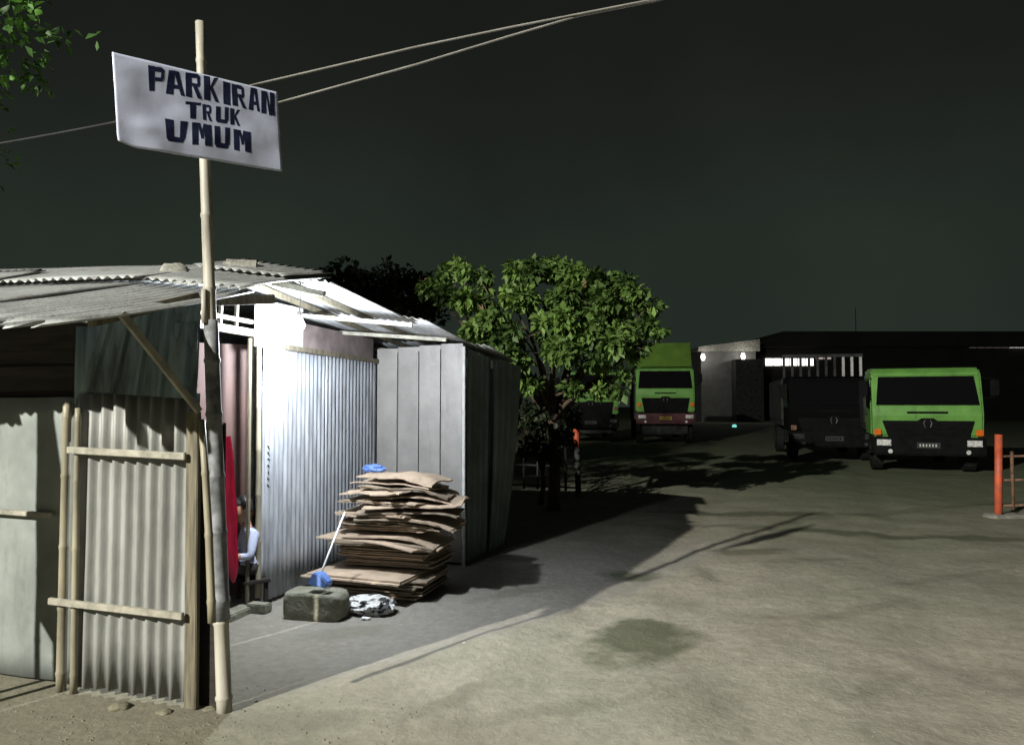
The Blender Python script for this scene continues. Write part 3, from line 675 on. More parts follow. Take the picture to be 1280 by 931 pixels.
PILE = [ # a, b, z, w, d, th, rot, mat, label, bend, droop, tear, tilt
 (.60,.83,.012,.98,.66,.045,.02,cd,'carton bundle lying on the ground under the stack',.006,0,0,0),
 (.57,.84,.066,.96,.68,.035,-.03,cd,'second carton bundle from the ground',.008,0,0,0),
 (.62,.82,.110,.98,.64,.030,.05,cd,'third carton bundle from the ground',.008,0,0,0),
 (.52,.73,.150,.98,.74,.022,-.06,card,'long brown carton jutting forward above the sack',.008,0,0,0),
 (.64,1.02,.185,.86,.52,.055,.03,cd,'set back bundle just above the jutting sheet',.01,0,0,0),
 (.60,1.00,.252,.88,.54,.050,-.05,cd,'set back bundle second above the jutting sheet',.01,0,0,0),
 (.63,1.02,.315,.90,.52,.050,.06,cd,'set back bundle below the wide sheet',.01,0,0,0),
 (.59,.92,.375,.98,.66,.018,.10,card,'carton pair just below the wide sheet',.012,.03,.02,0),
 (.53,.88,.402,1.02,.70,.014,-.09,card,'wide bare sheet halfway up the stack with its left corner sticking out',.014,.04,.0,-.02),
 (.66,.93,.430,.92,.62,.014,.13,card,'carton on the wide middle sheet with its right end bent down',.014,.10,.02,0),
 (.55,1.02,.462,.86,.50,.040,-.06,cd,'bundle set back above the wide sheet',.012,0,.02,0),
 (.60,1.00,.512,.92,.54,.028,.07,card,'ragged carton bundle in the upper stack',.016,.03,.04,0),
 (.72,.98,.550,.92,.56,.020,.16,card,'carton bundle skewed right in the upper stack',.02,.08,.03,0),
 (.50,.95,.585,.74,.60,.020,-.08,card,'short bundle at the left of the upper stack',.02,0,.04,0),
 (.74,.97,.615,.96,.58,.016,.22,cd,'dull carton skewed right near the top of the stack',.022,.05,.03,.02),
 (.78,.95,.650,.94,.54,.016,.28,card,'carton with its pale right end poking out of the stack',.022,-.03,.02,.03),
 (.55,.98,.678,.78,.58,.022,-.05,card,'bundle under the torn carton at upper left',.022,.02,.03,0),
 (.76,1.02,.712,.92,.52,.016,.18,card,'creased carton hanging over the right side near the top',.03,.06,.04,.02),
 (.50,.93,.742,.66,.60,.012,-.10,card,'torn carton with a jagged front edge at upper left of the stack',.03,-.02,.09,0),
 (.70,1.06,.775,.84,.54,.020,.12,card,'curled bundle folded over the stack top right',.04,.08,.03,0),
 (.56,1.06,.815,.80,.52,.016,.02,card,'slightly arched carton second from the top of the stack',.04,.05,.03,0),
 (.60,1.08,.850,.76,.48,.012,-.04,card,'topmost bare carton crowning the stack',.045,.05,.03,0),
]
rr = random.Random(3)
for k, (a, b, z, wd, dp, th, rz, mt, lb, bend, droop, tear, tilt) in enumerate(PILE):
    n = max(1, int(round(th * 1.35 / .016)))
    for q in range(n):
        jit = 1 if n > 1 else 0
        cardboard(a + jit * rr.uniform(-.035,.035), b + jit * rr.uniform(-.03,.03), z + q * .0145 / 1.0, wd * .96 * rr.uniform(.94, 1.0), dp * rr.uniform(.93, 1.0), .0085, rz + jit * rr.uniform(-.05,.05), k * 3.7 + q * .13,
                  (card if rr.random() < .35 else cd) if n > 1 else mt, (('lowest', 'second', 'third', 'fourth', 'fifth')[q] + ' layer up in the ' + lb) if n > 1 else lb, GC, bend * (.8 if z < .5 else 1.25), droop, max(.012, tear * 1.4), tilt)

# concrete block with rounded right end
cb = G(389, 776)
bm = bmesh.new(); bmesh.ops.create_cube(bm, size=1); bmesh.ops.subdivide_edges(bm, edges=bm.edges, cuts=7, use_grid_fill=True)
for v in bm.verts:
    x, y, z = v.co; r_ = .38 if x > 0 else .16
    q_ = Vector((x, y, z)); s_ = (abs(2*y)**5 + abs(2*z)**5) ; 
    kx = 1 - .10 * s_ * (1 if x > 0 else .4); q_.x *= kx
    if x > .2: q_.y *= 1 - .9 * (x - .2) ** 2 * 2; q_.z *= 1 - .8 * (x - .2) ** 2
    n = .018 * noise.noise(q_ * 5 + Vector((3, 3, 3))) + .01 * noise.noise(q_ * 14)
    v.co = Vector((q_.x * .46 * (1 + n * 2), q_.y * .24 * (1 + n * 3), (q_.z + .5) * .205 + n * .4))
me = bpy.data.meshes.new('concrete_block'); bm.to_mesh(me); bm.free(); me.materials.append(M['concrete']); me.polygons.foreach_set('use_smooth', [True]*len(me.polygons))
tag(link('concrete_block', me, None, (cb.x + .02, cb.y + .12, -.01), HR + .08), 'mossy concrete block on the ground in front of the cartons', 'block')
bk = G(321, 767)
tag(MB().box((-.085,-.05,0),(.085,.05,.07)).build('brick', M['concrete'], None, bevel=.008, loc=(bk.x, bk.y + .05, 0), rz=HR), 'small brick at the foot of the doorway post', 'brick')

# dustpan with a long white handle leaning on the cartons
d0 = W(399, 722, 5.76); d1 = W(431, 640, 6.16)
dp_ = empty('dustpan', (d0.x, d0.y, d0.z), 0, 'blue dustpan with long white handle leaning on the cartons', 'dustpan')
MB().tube([(0,0,0), (d1 - d0) * .5, (d1 - d0)], [.0085,.008,.008], 8).build('handle', M['white'], dp_, smooth=True)
mb = MB(); mb.prism([(-.075,-.045),(.085,-.062),(.10,-.02),(.03,.045),(-.03,.045)], 1, -.05, .035)
mb.build('pan', M['blue'], dp_, bevel=.008, rz=HR)

def crumple(name, loc, s, seed, mt, label, cat, sub=4, amp=.5, rz=0):
    bm = bmesh.new(); bmesh.ops.create_icosphere(bm, subdivisions=sub, radius=1)
    for v in bm.verts:
        a = v.co
        n = abs(noise.noise(a * 1.7 + Vector((seed, 0, 0)))) * amp + abs(noise.noise(a * 4.2 + Vector((0, seed, 0)))) * amp * .5
        c = a * (1.15 - n); v.co = Vector((c.x * s[0], c.y * s[1], (max(c.z, -.7) + .7) * s[2]))
    me = bpy.data.meshes.new(name); bm.to_mesh(me); bm.free(); me.materials.append(mt)
    me.polygons.foreach_set('use_smooth', [False] * len(me.polygons))
    return tag(link(name, me, None, loc, rz), label, cat)
g = G(459, 770)
crumple('plastic_sack', (g.x, g.y + .12, 0), (.20, .15, .075), 5, M['bag'], 'crumpled white and black printed sack beside the concrete block', 'sack', rz=HR)
g = G(457, 774); crumple('litter', (g.x, g.y, 0), (.045, .02, .012), 8, M['white'], 'scrap of white litter in front of the printed sack', 'litter', sub=2)
g = G(580, 806); crumple('litter', (g.x, g.y, 0), (.018, .014, .012), 9, M['white'], 'tiny white scrap lying on the open ground', 'litter', sub=2)
q = Lc(W(456, 578, 7.15)); crumple('blue_rag', HM @ Vector((.40, 1.16, .975)), (.115, .06, .045), 12, M['blue'], 'blue plastic rag lying on top of the cartons', 'rag', sub=3, rz=HR)

# ------------------------------------------------------------------ the child sitting in the doorway
def skin_body(name, J, E, root):
    me = bpy.data.meshes.new(name); me.from_pydata([J[k][:3] for k in J], [], [] )
    keys = list(J); me = bpy.data.meshes.new(name); me.from_pydata([J[k][:3] for k in keys], [(keys.index(a), keys.index(b)) for a, b in E], [])
    o = bpy.data.objects.new(name, me); COL.objects.link(o)
    sk = o.modifiers.new('skin', 'SKIN'); sk.use_smooth_shade = True
    if not me.skin_vertices: 
        bpy.context.view_layer.objects.active = o
    for i, k in enumerate(keys):
        sv = me.skin_vertices[0].data[i]; sv.radius = (J[k][3], J[k][4] if len(J[k]) > 4 else J[k][3]); sv.use_root = (k == root)
    ss = o.modifiers.new('sub', 'SUBSURF'); ss.levels = 2; ss.render_levels = 2
    dg = bpy.context.evaluated_depsgraph_get(); m2 = bpy.data.meshes.new_from_object(o.evaluated_get(dg))
    bpy.data.objects.remove(o); return m2
J = {'pel': (0,0,.27,.095,.085), 'wai': (0,-.005,.36,.085,.075), 'che': (0,-.02,.47,.10,.08), 'nb': (0,-.03,.565,.05,.045), 'nk': (0,-.045,.615,.036), 'hd0': (0,-.06,.66,.05),
     'sl': (-.115,-.02,.535,.045), 'sr': (.115,-.02,.535,.045), 'el': (-.165,-.06,.37,.034), 'er': (.165,-.06,.37,.034), 'wl': (-.085,-.22,.37,.023), 'wr': (.085,-.22,.375,.023),
     'hl': (-.06,-.27,.37,.024,.014), 'hr': (.06,-.27,.375,.024,.014),
     'tl': (-.075,-.03,.26,.065), 'tr': (.075,-.03,.26,.065), 'kl': (-.105,-.27,.32,.05), 'kr': (.105,-.27,.32,.05), 'al': (-.10,-.25,.06,.03), 'ar': (.10,-.25,.06,.03),
     'fl': (-.11,-.37,.03,.026), 'fr': (.11,-.37,.03,.026)}
E = [('pel','wai'),('wai','che'),('che','nb'),('nb','nk'),('nk','hd0'),('che','sl'),('che','sr'),('sl','el'),('el','wl'),('wl','hl'),('sr','er'),('er','wr'),('wr','hr'),
     ('pel','tl'),('tl','kl'),('kl','al'),('al','fl'),('pel','tr'),('tr','kr'),('kr','ar'),('ar','fr')]
bme = skin_body('person_body', J, E, 'pel')
bm = bmesh.new(); bm.from_mesh(bme)
# head: shaped skull with nose, brow, ears
hb = bmesh.new(); bmesh.ops.create_icosphere(hb, subdivisions=4, radius=1)
for v in hb.verts:
    x, y, z = v.co; q_ = Vector((x * .074, y * .092, z * .105))
    if z < -.2: q_.x *= 1 - .28 * (-z - .2); q_.y += -.012 * (-z - .2)
    if y < -.6:
        q_.y += .008 * math.exp(-((z - .12) / .12) ** 2) * math.exp(-((abs(x) - .42) / .22) ** 2)       # eye sockets
        q_.y -= .018 * math.exp(-((z + .12) / .14) ** 2) * math.exp(-(x / .16) ** 2)                     # nose
        q_.y -= .006 * math.exp(-((z + .48) / .07) ** 2) * math.exp(-(x / .3) ** 2)                      # lips
    if abs(y) < .18 and abs(z) < .25 and abs(x) > .85: q_.x *= 1.22                                       # ears
    v.co = Matrix.Rotation(R(18), 3, 'X') @ q_ + Vector((0, -.075, .715))
hme = bpy.data.meshes.new('h'); hb.to_mesh(hme); hb.free(); bm.from_mesh(hme)
# fingers, five to a hand, curled over the knees
fm = MB()
for s_ in (-1, 1):
    hx = .06 * s_
    for k in range(4):
        x = hx + (k - 1.5) * .012; l = (.85, 1.0, .95, .75)[k] * .05
        fm.tube([(x,-.27,.374), (x,-.285 - l*.4,.37), (x,-.285 - l*.75,.352), (x,-.28 - l*.8,.335)], [.0075,.0072,.0065,.005], 6)
    fm.tube([(hx - .02*s_,-.25,.37), (hx - .036*s_,-.272,.366), (hx - .036*s_,-.292,.355)], [.008,.0075,.006], 6)
fme = fm.mesh('f', M['skin']); bm.from_mesh(fme)
me = bpy.data.meshes.new('person'); bm.to_mesh(me); bm.free()
for mm in ('skin', 'shirt', 'pants'): me.materials.append(M[mm])
for pg in me.polygons:
    c = pg.center; idx = 0
    if c.z < .58 and c.z > .30 and c.y > -.13 and abs(c.x) < .21: idx = 1
    if c.z <= .305 and c.z > .09 or (c.y <= -.13 and c.z < .345 and c.z > .09): idx = 2
    if abs(c.x) < .12 and c.z < .3: idx = 2
    pg.material_index = idx; pg.use_smooth = True
pw_ = HM @ Vector((-.085, .03, 0))
per = link('person', me, None, (pw_.x, pw_.y, .05), HR - R(38))
tag(per, 'seated person in a pale shirt leaning in the doorway beside the red cloth', 'person')
bm = bmesh.new(); bmesh.ops.create_icosphere(bm, subdivisions=4, radius=1)
for v in bm.verts:
    x, y, z = v.co; n = 1 + .05 * noise.noise(v.co * 5) + .03 * noise.noise(v.co * 12)
    q_ = Vector((x * .083, y * .101, z * .112)) * n
    if y < -.25 and z < .45: q_ = Vector((q_.x * .86, q_.y * .72, q_.z * .8))
    if z < -.35: q_ *= .8
    v.co = Matrix.Rotation(R(18), 3, 'X') @ q_ + Vector((0, -.07, .722))
me = bpy.data.meshes.new('hair'); bm.to_mesh(me); bm.free(); me.materials.append(M['hair']); me.polygons.foreach_set('use_smooth', [True]*len(me.polygons)); link('hair', me, per)
stl = empty('low_stool', (pw_.x, pw_.y, .05), HR - R(38), 'low wooden stool under the person in the doorway', 'stool')
MB().box((-.14,-.10,.15),(.14,.11,.175)).build('seat', M['dark_wood'], stl, bevel=.004)
for x in (-.11, .11):
    for y in (-.07, .08): MB().box((x-.014,y-.014,0),(x+.014,y+.014,.15)).build('leg', M['dark_wood'], stl)

# ------------------------------------------------------------------ trees
def leaves_mesh(name, clusters, n, size, mt, seed=0, flat=.75, droop=.35, hollow=.45, upper=0.0):
    r = np.random.default_rng(seed)
    C = np.array([c[:3] for c in clusters]); Rr = np.array([c[3] for c in clusters]); pr = Rr ** 2; pr /= pr.sum()
    # every cluster is itself a spray of sub-clumps so that gaps stay open
    sub = []
    for c, rr in zip(C, Rr):
        k = max(5, int(rr * 18)); dd = r.normal(size=(k, 3)); dd /= np.linalg.norm(dd, axis=1)[:, None]
        rad = r.uniform(.35, 1.0, k)[:, None]; pts = c + dd * rad * rr * np.array([1, 1, flat]); sub += [(*p_, rr * r.uniform(.22, .50)) for p_ in pts]
    sub = np.array(sub); ps = sub[:, 3] ** 2; ps /= ps.sum()
    idx = r.choice(len(sub), n, p=ps); d = r.normal(size=(n, 3)); d /= np.linalg.norm(d, axis=1)[:, None]
    P0 = sub[idx, :3] + d * (sub[idx, 3] * r.uniform(.25, 1.0, n))[:, None]
    ax = d * .8 + r.normal(size=(n, 3)) * .55; ax[:, 2] -= droop; ax /= np.linalg.norm(ax, axis=1)[:, None]
    up = r.normal(size=(n, 3)) * .5 + np.array([0, 0, 1.0]); sd = np.cross(ax, up); sd /= (np.linalg.norm(sd, axis=1)[:, None] + 1e-6); nr = np.cross(sd, ax)
    ln = size * r.uniform(.6, 1.3, n)[:, None]; wd = ln * r.uniform(.24, .36, n)[:, None]
    a = P0; b = P0 + ax * ln * .5 + sd * wd + nr * ln * .07; c_ = P0 + ax * ln - nr * ln * .12; e_ = P0 + ax * ln * .5 - sd * wd + nr * ln * .07
    V = np.stack([a, b, c_, e_], 1).reshape(-1, 3)
    F = np.empty((n, 2, 3), int); base = np.arange(n)[:, None] * 4; F[:, 0] = base + [0, 1, 2]; F[:, 1] = base + [0, 2, 3]
    me = bpy.data.meshes.new(name); me.vertices.add(len(V)); me.vertices.foreach_set('co', V.ravel())
    nf = n * 2; me.loops.add(nf * 3); me.loops.foreach_set('vertex_index', F.ravel()); me.polygons.add(nf)
    me.polygons.foreach_set('loop_start', np.arange(nf) * 3); me.polygons.foreach_set('loop_total', np.full(nf, 3)); me.update(calc_edges=True)
    at = me.attributes.new('tone', 'FLOAT', 'FACE'); ct = r.uniform(0, 1, len(sub)); at.data.foreach_set('value', np.repeat(np.clip(ct[idx] ** 1.4 * .78 + r.uniform(0, .30, n), 0, 1), 2))
    me.materials.append(mt); return me
def tree(name, base, clusters, n, size, mt, label, trunk_r, fork_h, seed, cat='tree', group=None, kd='crown', flat=.75, droop=.35, limbs=14):
    root = empty(name, base, 0, label, cat, group); B = Vector(base); rr = random.Random(seed)
    cl = [(c[0]-B.x, c[1]-B.y, c[2]-B.z, c[3]) for c in clusters]
    fork = Vector((rr.uniform(-.1,.1), rr.uniform(-.1,.1), fork_h)); tb = MB()
    tb.tube([(0,0,-.1),(.02,0,.1),fork*.55+Vector((.04,.02,0)),fork], [trunk_r*1.4,trunk_r*1.1,trunk_r*.9,trunk_r*.75], 9).build('trunk', M['bark'], root, smooth=True)
    lb = MB()
    for c in cl[:limbs]:
        e_ = Vector(c[:3]); md = fork.lerp(e_, .5) + Vector((rr.uniform(-.12,.12), rr.uniform(-.12,.12), rr.uniform(.0,.2)))
        lb.tube([fork - Vector((0,0,.1)), fork.lerp(md, .5), md, e_], [trunk_r*.5,trunk_r*.38,trunk_r*.26,trunk_r*.1], 6)
        for q in range(4):
            dv = Vector((rr.gauss(0,1), rr.gauss(0,1), rr.gauss(0,.6))).normalized() * c[3] * .85; s0 = md.lerp(e_, rr.uniform(.3,1)); lb.tube([s0, s0 + dv*.5 + Vector((0,0,.03)), s0 + dv], [trunk_r*.11,trunk_r*.08,trunk_r*.04], 4)
    lb.build('limbs', M['bark'], root, smooth=True)
    tag(link(kd, leaves_mesh(kd, cl, n, size, mt, seed, flat, droop), root), kind='stuff')
    return root
def wc(px, py, Y, r): q = W(px, py, Y); return (q.x, q.y, q.z, r)
main = [wc(*c) for c in ((565,338,11.9,.30),(540,360,12.0,.32),(600,348,11.7,.36),(650,342,11.6,.40),(700,342,11.6,.42),(745,350,11.4,.40),(785,366,11.1,.38),(812,384,10.9,.28),
        (590,378,11.4,.40),(640,376,11.2,.44),(695,372,11.2,.46),(750,384,11.0,.46),(795,404,10.8,.34),(818,414,10.8,.18),
        (600,410,10.9,.42),(650,414,10.7,.46),(705,412,10.7,.46),(758,420,10.7,.42),(790,436,10.8,.28),(590,432,10.9,.30),(640,446,10.7,.40),(690,446,10.6,.40),(742,452,10.7,.34),
        (720,486,10.9,.24),(760,484,10.9,.24),(778,468,10.9,.20),(662,478,10.9,.26),(560,372,11.8,.3))]
tree('broadleaf_tree', (.62, 11.6, 0), [(c[0], c[1], c[2], c[3] * .86) for c in main], 10500, .13, M['leaf'], 'lit green broadleaf tree standing just behind the shack', .09, 1.45, 11, limbs=26, flat=.5, droop=.5)
dark = [wc(*c) for c in ((400,352,13.5,.45),(440,350,13.6,.5),(485,356,13.8,.5),(520,366,13.8,.5),(470,375,13.8,.5),(540,385,13.6,.45),(505,395,13.6,.5))]
tree('dark_tree', (-1.9, 14.2, 0), dark, 3800, .13, M['leaf_x'], 'tree with shade-dark leaves showing low over the shack roof', .10, 2.0, 13)  # leaves coloured near black in place of shade on them
over = [(-5.6,5.3,4.75,1.0),(-4.6,5.9,4.9,.8),(-6.4,6.0,4.6,.9),(-5.2,4.5,4.9,.8),(-5.9,6.5,5.2,.9),(-6.6,4.8,4.9,.8),(-5.3,6.9,4.2,.8)]
over += [wc(*c) for c in ((30,32,5.9,.20),(72,40,5.8,.13),(117,46,5.7,.05),(25,100,6.4,.20),(50,108,6.4,.14))]
over += [(-5.4,5.2,6.0,.8),(-6.4,4.7,6.1,.9),(-6.0,5.8,5.9,.9),(-7.2,2.6,6.0,.7)]  # unseen high clusters added to shade the yard before the trucks
tree('overhanging_tree', (-7.6, 6.2, 0), over, 14000, .09, M['leaf_b'], 'tall tree at the left edge with a few bright leaves above the sign and unseen clusters added to shade the yard', .16, 3.4, 17, limbs=7)
bush = [wc(*c) for c in ((650,530,11.4,.28),(680,520,11.2,.28),(700,545,11.1,.22),(668,556,11.3,.26),(690,572,11.2,.2),(655,520,14.0,.40),(690,512,14.2,.45),(640,500,14.4,.4),(672,545,13.8,.30),(715,520,14.6,.35))]
tree('shrub', (.45, 12.2, 0), bush, 3200, .10, M['leaf_x'], 'dark low shrub under the broadleaf tree beside the orange post', .04, .6, 19, cat='shrub')

# ------------------------------------------------------------------ yard: soil heap, gates, stones, gravel
hp = G(672, 592)
bm = bmesh.new(); bmesh.ops.create_grid(bm, x_segments=26, y_segments=22, size=1)
for v in bm.verts:
    x, y = v.co.x, v.co.y; r_ = math.hypot(x, y); h = max(0, 1 - r_ ** 1.6) * .42 * (1 + .4 * noise.noise((x*2, y*2, 3))) + .03 * noise.noise((x*7, y*7, 1)) * (1 - min(1, r_))
    v.co = Vector((x * 1.35, y * .9, h - .05))
me = bpy.data.meshes.new('soil_heap'); bm.to_mesh(me); bm.free(); me.materials.append(M['dirt']); me.polygons.foreach_set('use_smooth', [True]*len(me.polygons))
tag(link('soil_heap', me, None, (hp.x + .05, hp.y + .6, 0)), 'low heap of pale soil behind the left gate', 'heap')
g = G(633, 590); rock('stone', (g.x, g.y, 0), (.16, .12, .10), 31, M['stake'], 'whitish stone lying by the left end of the soil heap', 'stone')
def gate(name, loc, rz, label, n, gap, ln, low='orange', rl='rust'):
    root = empty(name, loc, rz, label, 'gate')
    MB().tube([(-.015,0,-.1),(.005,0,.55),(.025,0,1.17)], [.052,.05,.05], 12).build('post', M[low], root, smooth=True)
    if low != 'orange': MB().tube([(.0155,0,.86),(.0257,0,1.176)], .0535, 12).build('lit_top', M['orange'], root, smooth=True)  # lower post coloured dark for shade, only the lit top keeps orange
    MB().box((-.16,-.14,-.05),(.5,.14,.045)).build('footing', M['stone'], root, bevel=.02)
    for z in (.16, .52, .86): MB().tube([(.03,0,z),(ln,0,z + .01)], .016, 8).build('rail', M[rl], root, smooth=True)
    for k in range(n):
        x = .22 + k * gap; MB().tube([(x,0,.10),(x,0,.93)], .016 if k else .024, 8).build('bar', M[rl], root, smooth=True)
    return root
g = G(1249, 646); gate('yard_gate', g, R(6), 'orange post and rusty rails of the right gate at the picture edge', 8, .32, 2.7)
gp = W(722, 538, 13.2); gate('yard_gate', (gp.x, gp.y, 0), R(158), 'orange post with shade-coloured lower part and dark rails of the left gate under the tree', 6, .26, 1.75, low='bed', rl='bed')
gr = MB(); rr = random.Random(5)
for k in range(900):
    if k < 500: px, py = rr.uniform(20, 520), rr.uniform(872, 960); 
    else: px, py = rr.uniform(250, 1500), 940 - abs(rr.gauss(0, 110))
    if py < 640: continue
    q = G(px, py); s_ = rr.choice((.002,.003,.003,.004,.006,.009)) * (1.1 if k < 500 else .7)
    a = (q.x + 2) * .955 - (q.y - 6.06) * .296; b = (q.x + 2) * .296 + (q.y - 6.06) * .955
    if b > -2.02 and a < .95: continue
    z = ground_h(q.x, q.y); V = []
    for i in range(5):
        t = i * 1.2566 + rr.uniform(-.3,.3); V.append((q.x + s_ * 1.2 * math.cos(t), q.y + s_ * 1.2 * math.sin(t), z - .002))
    V += [(q.x + rr.uniform(-.4,.4)*s_, q.y + rr.uniform(-.4,.4)*s_, z + s_ * rr.uniform(.6, 1.1)), (q.x + .6*s_, q.y, z + s_*.6)]
    gr.add(V, [(i, (i+1) % 5, 5) for i in range(5)])
tag(gr.build('gravel', M['dirt']), 'loose grit and small stones strewn over the dirt', kind='stuff')
for k, (px, py, s_) in enumerate(((150, 884, .05), (205, 890, .035), (262, 886, .03))):
    g = G(px, py); rock('clod', (g.x, g.y, -.01), (s_*1.2, s_, s_*.5), 41 + k, M['dirt'], ('larger clod of earth under the middle of the front sheet', 'clod of earth near the foot of the board upright', 'small clod of earth beside the sign pole foot')[k], 'clod')

# ------------------------------------------------------------------ trucks
def truck(name, loc, rz, label, paint, bump, Wd=2.3, zb=.84, zs=1.56, zt=2.27, zr=2.47, zg=1.22, bb=.42, plate='plate_k', cargo='stake', ct=3.0, length=6.2, cpaint=None, lens='lens', amber='amber'):
    root = empty(name, loc, rz, label, 'truck', 'trucks parked in the yard'); w2 = Wd / 2; P_ = M[paint]
    cab = MB().prism([(.02,zb),(-.05,zs-.22),(-.02,zs-.03),(.20,zt+.04),(.34,zr-.03),(.50,zr),(1.62,zr+.02),(1.70,zr-.08),(1.72,zb)], 0, -w2, w2).build('cab', P_, root, bevel=.045)
    def wsp(x, f, o=.012): return (x, -.02 + (.20 + .02) * f - o, zs + (zt - zs + .04) * f)
    k = w2 - .10
    wd_ = MB(); A = [wsp(-k-.02,.03), wsp(k+.02,.03), wsp(k-.05,.93), wsp(-k+.05,.93)]
    wd_.add(A + [(x, y + .03, z) for x, y, z in A], [(0,1,2,3),(0,4,5,1),(1,5,6,2),(2,6,7,3),(3,7,4,0)]).build('windscreen', M['glass_d'], root)
    for s_ in (-1, 1):
        MB().bar(wsp(s_*.45,.06,.03), wsp(s_*.02,.10,.03), .02, .015).build('wiper', M['charcoal'], root)
        x = s_ * (w2 + .006)
        dr = MB().prism([(.30,zb+.05),(.28,zs-.1),(.44,zt-.02),(1.40,zt),(1.42,zb+.05)], 0, x - .008, x + .008).build('door', P_, root, bevel=.004)
        MB().prism([(.36,zs-.08),(.50,zt-.08),(1.32,zt-.08),(1.32,zs-.02)], 0, x - .016, x + .016).build('side_window', M['glass_d'], dr)
        MB().box((x-.025,1.18,zs-.22),(x+.025,1.34,zs-.18)).build('handle', M['charcoal'], dr)
        # mirrors on bracket arms
        mr = MB().tube([(s_*w2,.10,zs+.15),(s_*(w2+.20),-.10,zs+.22),(s_*(w2+.20),-.12,zs+.62),(s_*w2,.18,zs+.66)], .013, 6).build('mirror_bracket', M['charcoal'], root)
        MB().box((s_*(w2+.20)-.09,-.14,zs+.24),(s_*(w2+.20)+.09,-.10,zs+.60)).build('mirror', M['charcoal'], mr, bevel=.015)
        # lamps
        hx = s_ * (w2 - .22)
        hl = MB().box((hx-.17,-.155,bb+.20),(hx+.17,-.10,bb+.38)).build('headlamp', M[lens], root, bevel=.02)
        for q_ in (-.08, .08): MB().tube([(hx+q_,-.158,bb+.29),(hx+q_,-.172,bb+.29)], [.07,.055], 12).build('lamp_bowl', M[lens], hl)
        MB().box((s_*(w2-.10)-.075,-.085,zg-.34),(s_*(w2-.10)+.075,-.05,zg-.20)).build('turn_signal', M[amber], root, bevel=.012)
        MB().tube([(s_*(w2-.35),-.16,bb+.09),(s_*(w2-.35),-.175,bb+.09)], .05, 12).build('fog_lamp', M[lens], root)
        MB().box((s_*w2-.10,.20,.45),(s_*w2+.10,.75,.50)).build('step', M['charcoal'], root)
    # grille: an inverted trapezoid with bars
    gl = MB().prism([(-w2+.33,bb+.40),(w2-.33,bb+.40),(w2-.20,zg),(-w2+.20,zg)], 1, -.085, -.04).build('grille', M['charcoal'], root, bevel=.01)
    for q_ in range(4):
        z = bb + .47 + q_ * (zg - bb - .50) / 4; MB().box((-w2+.34,-.098,z),(w2-.34,-.086,z+.028)).build('slat', M['charcoal'], gl)
    em = MB()
    for s_ in (-1, 1): em.tube([(s_*.055,-.10,zg-.15),(s_*.085,-.105,zg-.05),(s_*.05,-.10,zg+.015)], [.012,.016,.010], 6)
    em.build('emblem', M['steel'], gl)
    MB().prism([(-.24,zg-.02),(.24,zg-.02),(.12,zg+.06),(-.12,zg+.06)], 1, -.075, -.04).build('grille_peak', M['charcoal'], root, bevel=.006)
    MB().box((-.42,-.068,zg+.17),(.42,-.045,zg+.215)).build('vent_slot', M['charcoal'], root)
    bp = MB().box((-w2-.02,-.14,bb),(w2+.02,.10,bb+.42)).build('bumper', M[bump], root, bevel=.035)
    pn = MB().box((-.24,-.152,bb+.17),(.24,-.142,bb+.30)).build('number_plate', M[plate], root)
    dg_ = MB()
    for i in range(6): dg_.box((-.19+i*.065,-.156,bb+.205),(-.19+i*.065+.03,-.1525,bb+.265))
    dg_.build('plate_characters', M['stake' if plate == 'plate_k' and lens == 'lens' else 'charcoal'], pn)
    # chassis and wheels
    for s_ in (-1, 1): MB().box((s_*.42-.05,.2,.55),(s_*.42+.05,length,.78)).build('chassis_rail', M['bed'], root)
    MB().box((-w2+.25,.3,.40),(w2-.25,1.5,.82)).build('engine_cover', M['bed'], root)
    for y in (.95, length - 1.5):
        for s_ in (-1, 1):
            xo = s_ * (w2 - .16); wh = empty('wheel', (xo, y, .49), 0); wh.parent = root
            MB().tube([(-.13,0,0),(-.11,0,0),(.11,0,0),(.13,0,0)], [.43,.49,.49,.43], 24).build('tyre', M['rubber'], wh, smooth=False)
            MB().tube([(s_*.131,0,0),(s_*.10,0,0),(s_*.145,0,0)], [.26,.20,.10], 16).build('rim', M['bed'], wh)
    # cargo body
    if cargo == 'stake':
        y0 = 1.95
        MB().box((-w2,y0,.95),(w2,length,1.12)).build('bed_floor', M['bed'], root)
        for s_ in (-1, 1): MB().box((s_*w2-.03,y0,1.12),(s_*w2+.03,length,ct-.75)).build('side_board', M['bed'], root)
        MB().box((-w2,y0-.03,1.12),(w2,y0+.03,ct-.72)).build('headboard', M['bed'], root)
        for i in range(10):
            x = -w2 + .06 + i * (Wd - .12) / 9; MB().box((x-.035,y0-.045,ct-.72),(x+.035,y0+.03,ct-.08)).build('stake', M['stake' if i > 6 else 'bed'], root)  # lit right stakes pale, the others coloured dark for shade
        MB().box((-w2,y0-.06,ct-.09),(w2,y0+.045,ct)).build('top_rail', M['bed'], root)
    elif cargo == 'low':
        y0 = 1.95
        MB().box((-w2,y0,.95),(w2,length,1.12)).build('bed_floor', M['bed'], root)
        for s_ in (-1, 1): MB().box((s_*w2-.03,y0,1.12),(s_*w2+.03,length,1.9)).build('side_board', M['bed'], root)
        MB().box((-w2,y0-.03,1.12),(w2,y0+.03,zr-.12)).build('headboard', M['bed'], root)
    else:
        def arch(u, v):
            x = -w2 + Wd * u; return (x, 1.15 + (length - 1.15) * v, zr + .06 + (ct - zr - .06) * min(1, (1 - abs(2*u - 1) ** 8)) + .03 * noise.noise((u*3, v*4, 1)))
        bx = MB().box((-w2+.01,1.12,zr+.03),(w2-.01,length,ct-.12)); bx.build('cargo_cover', M[cpaint], root, bevel=.10)
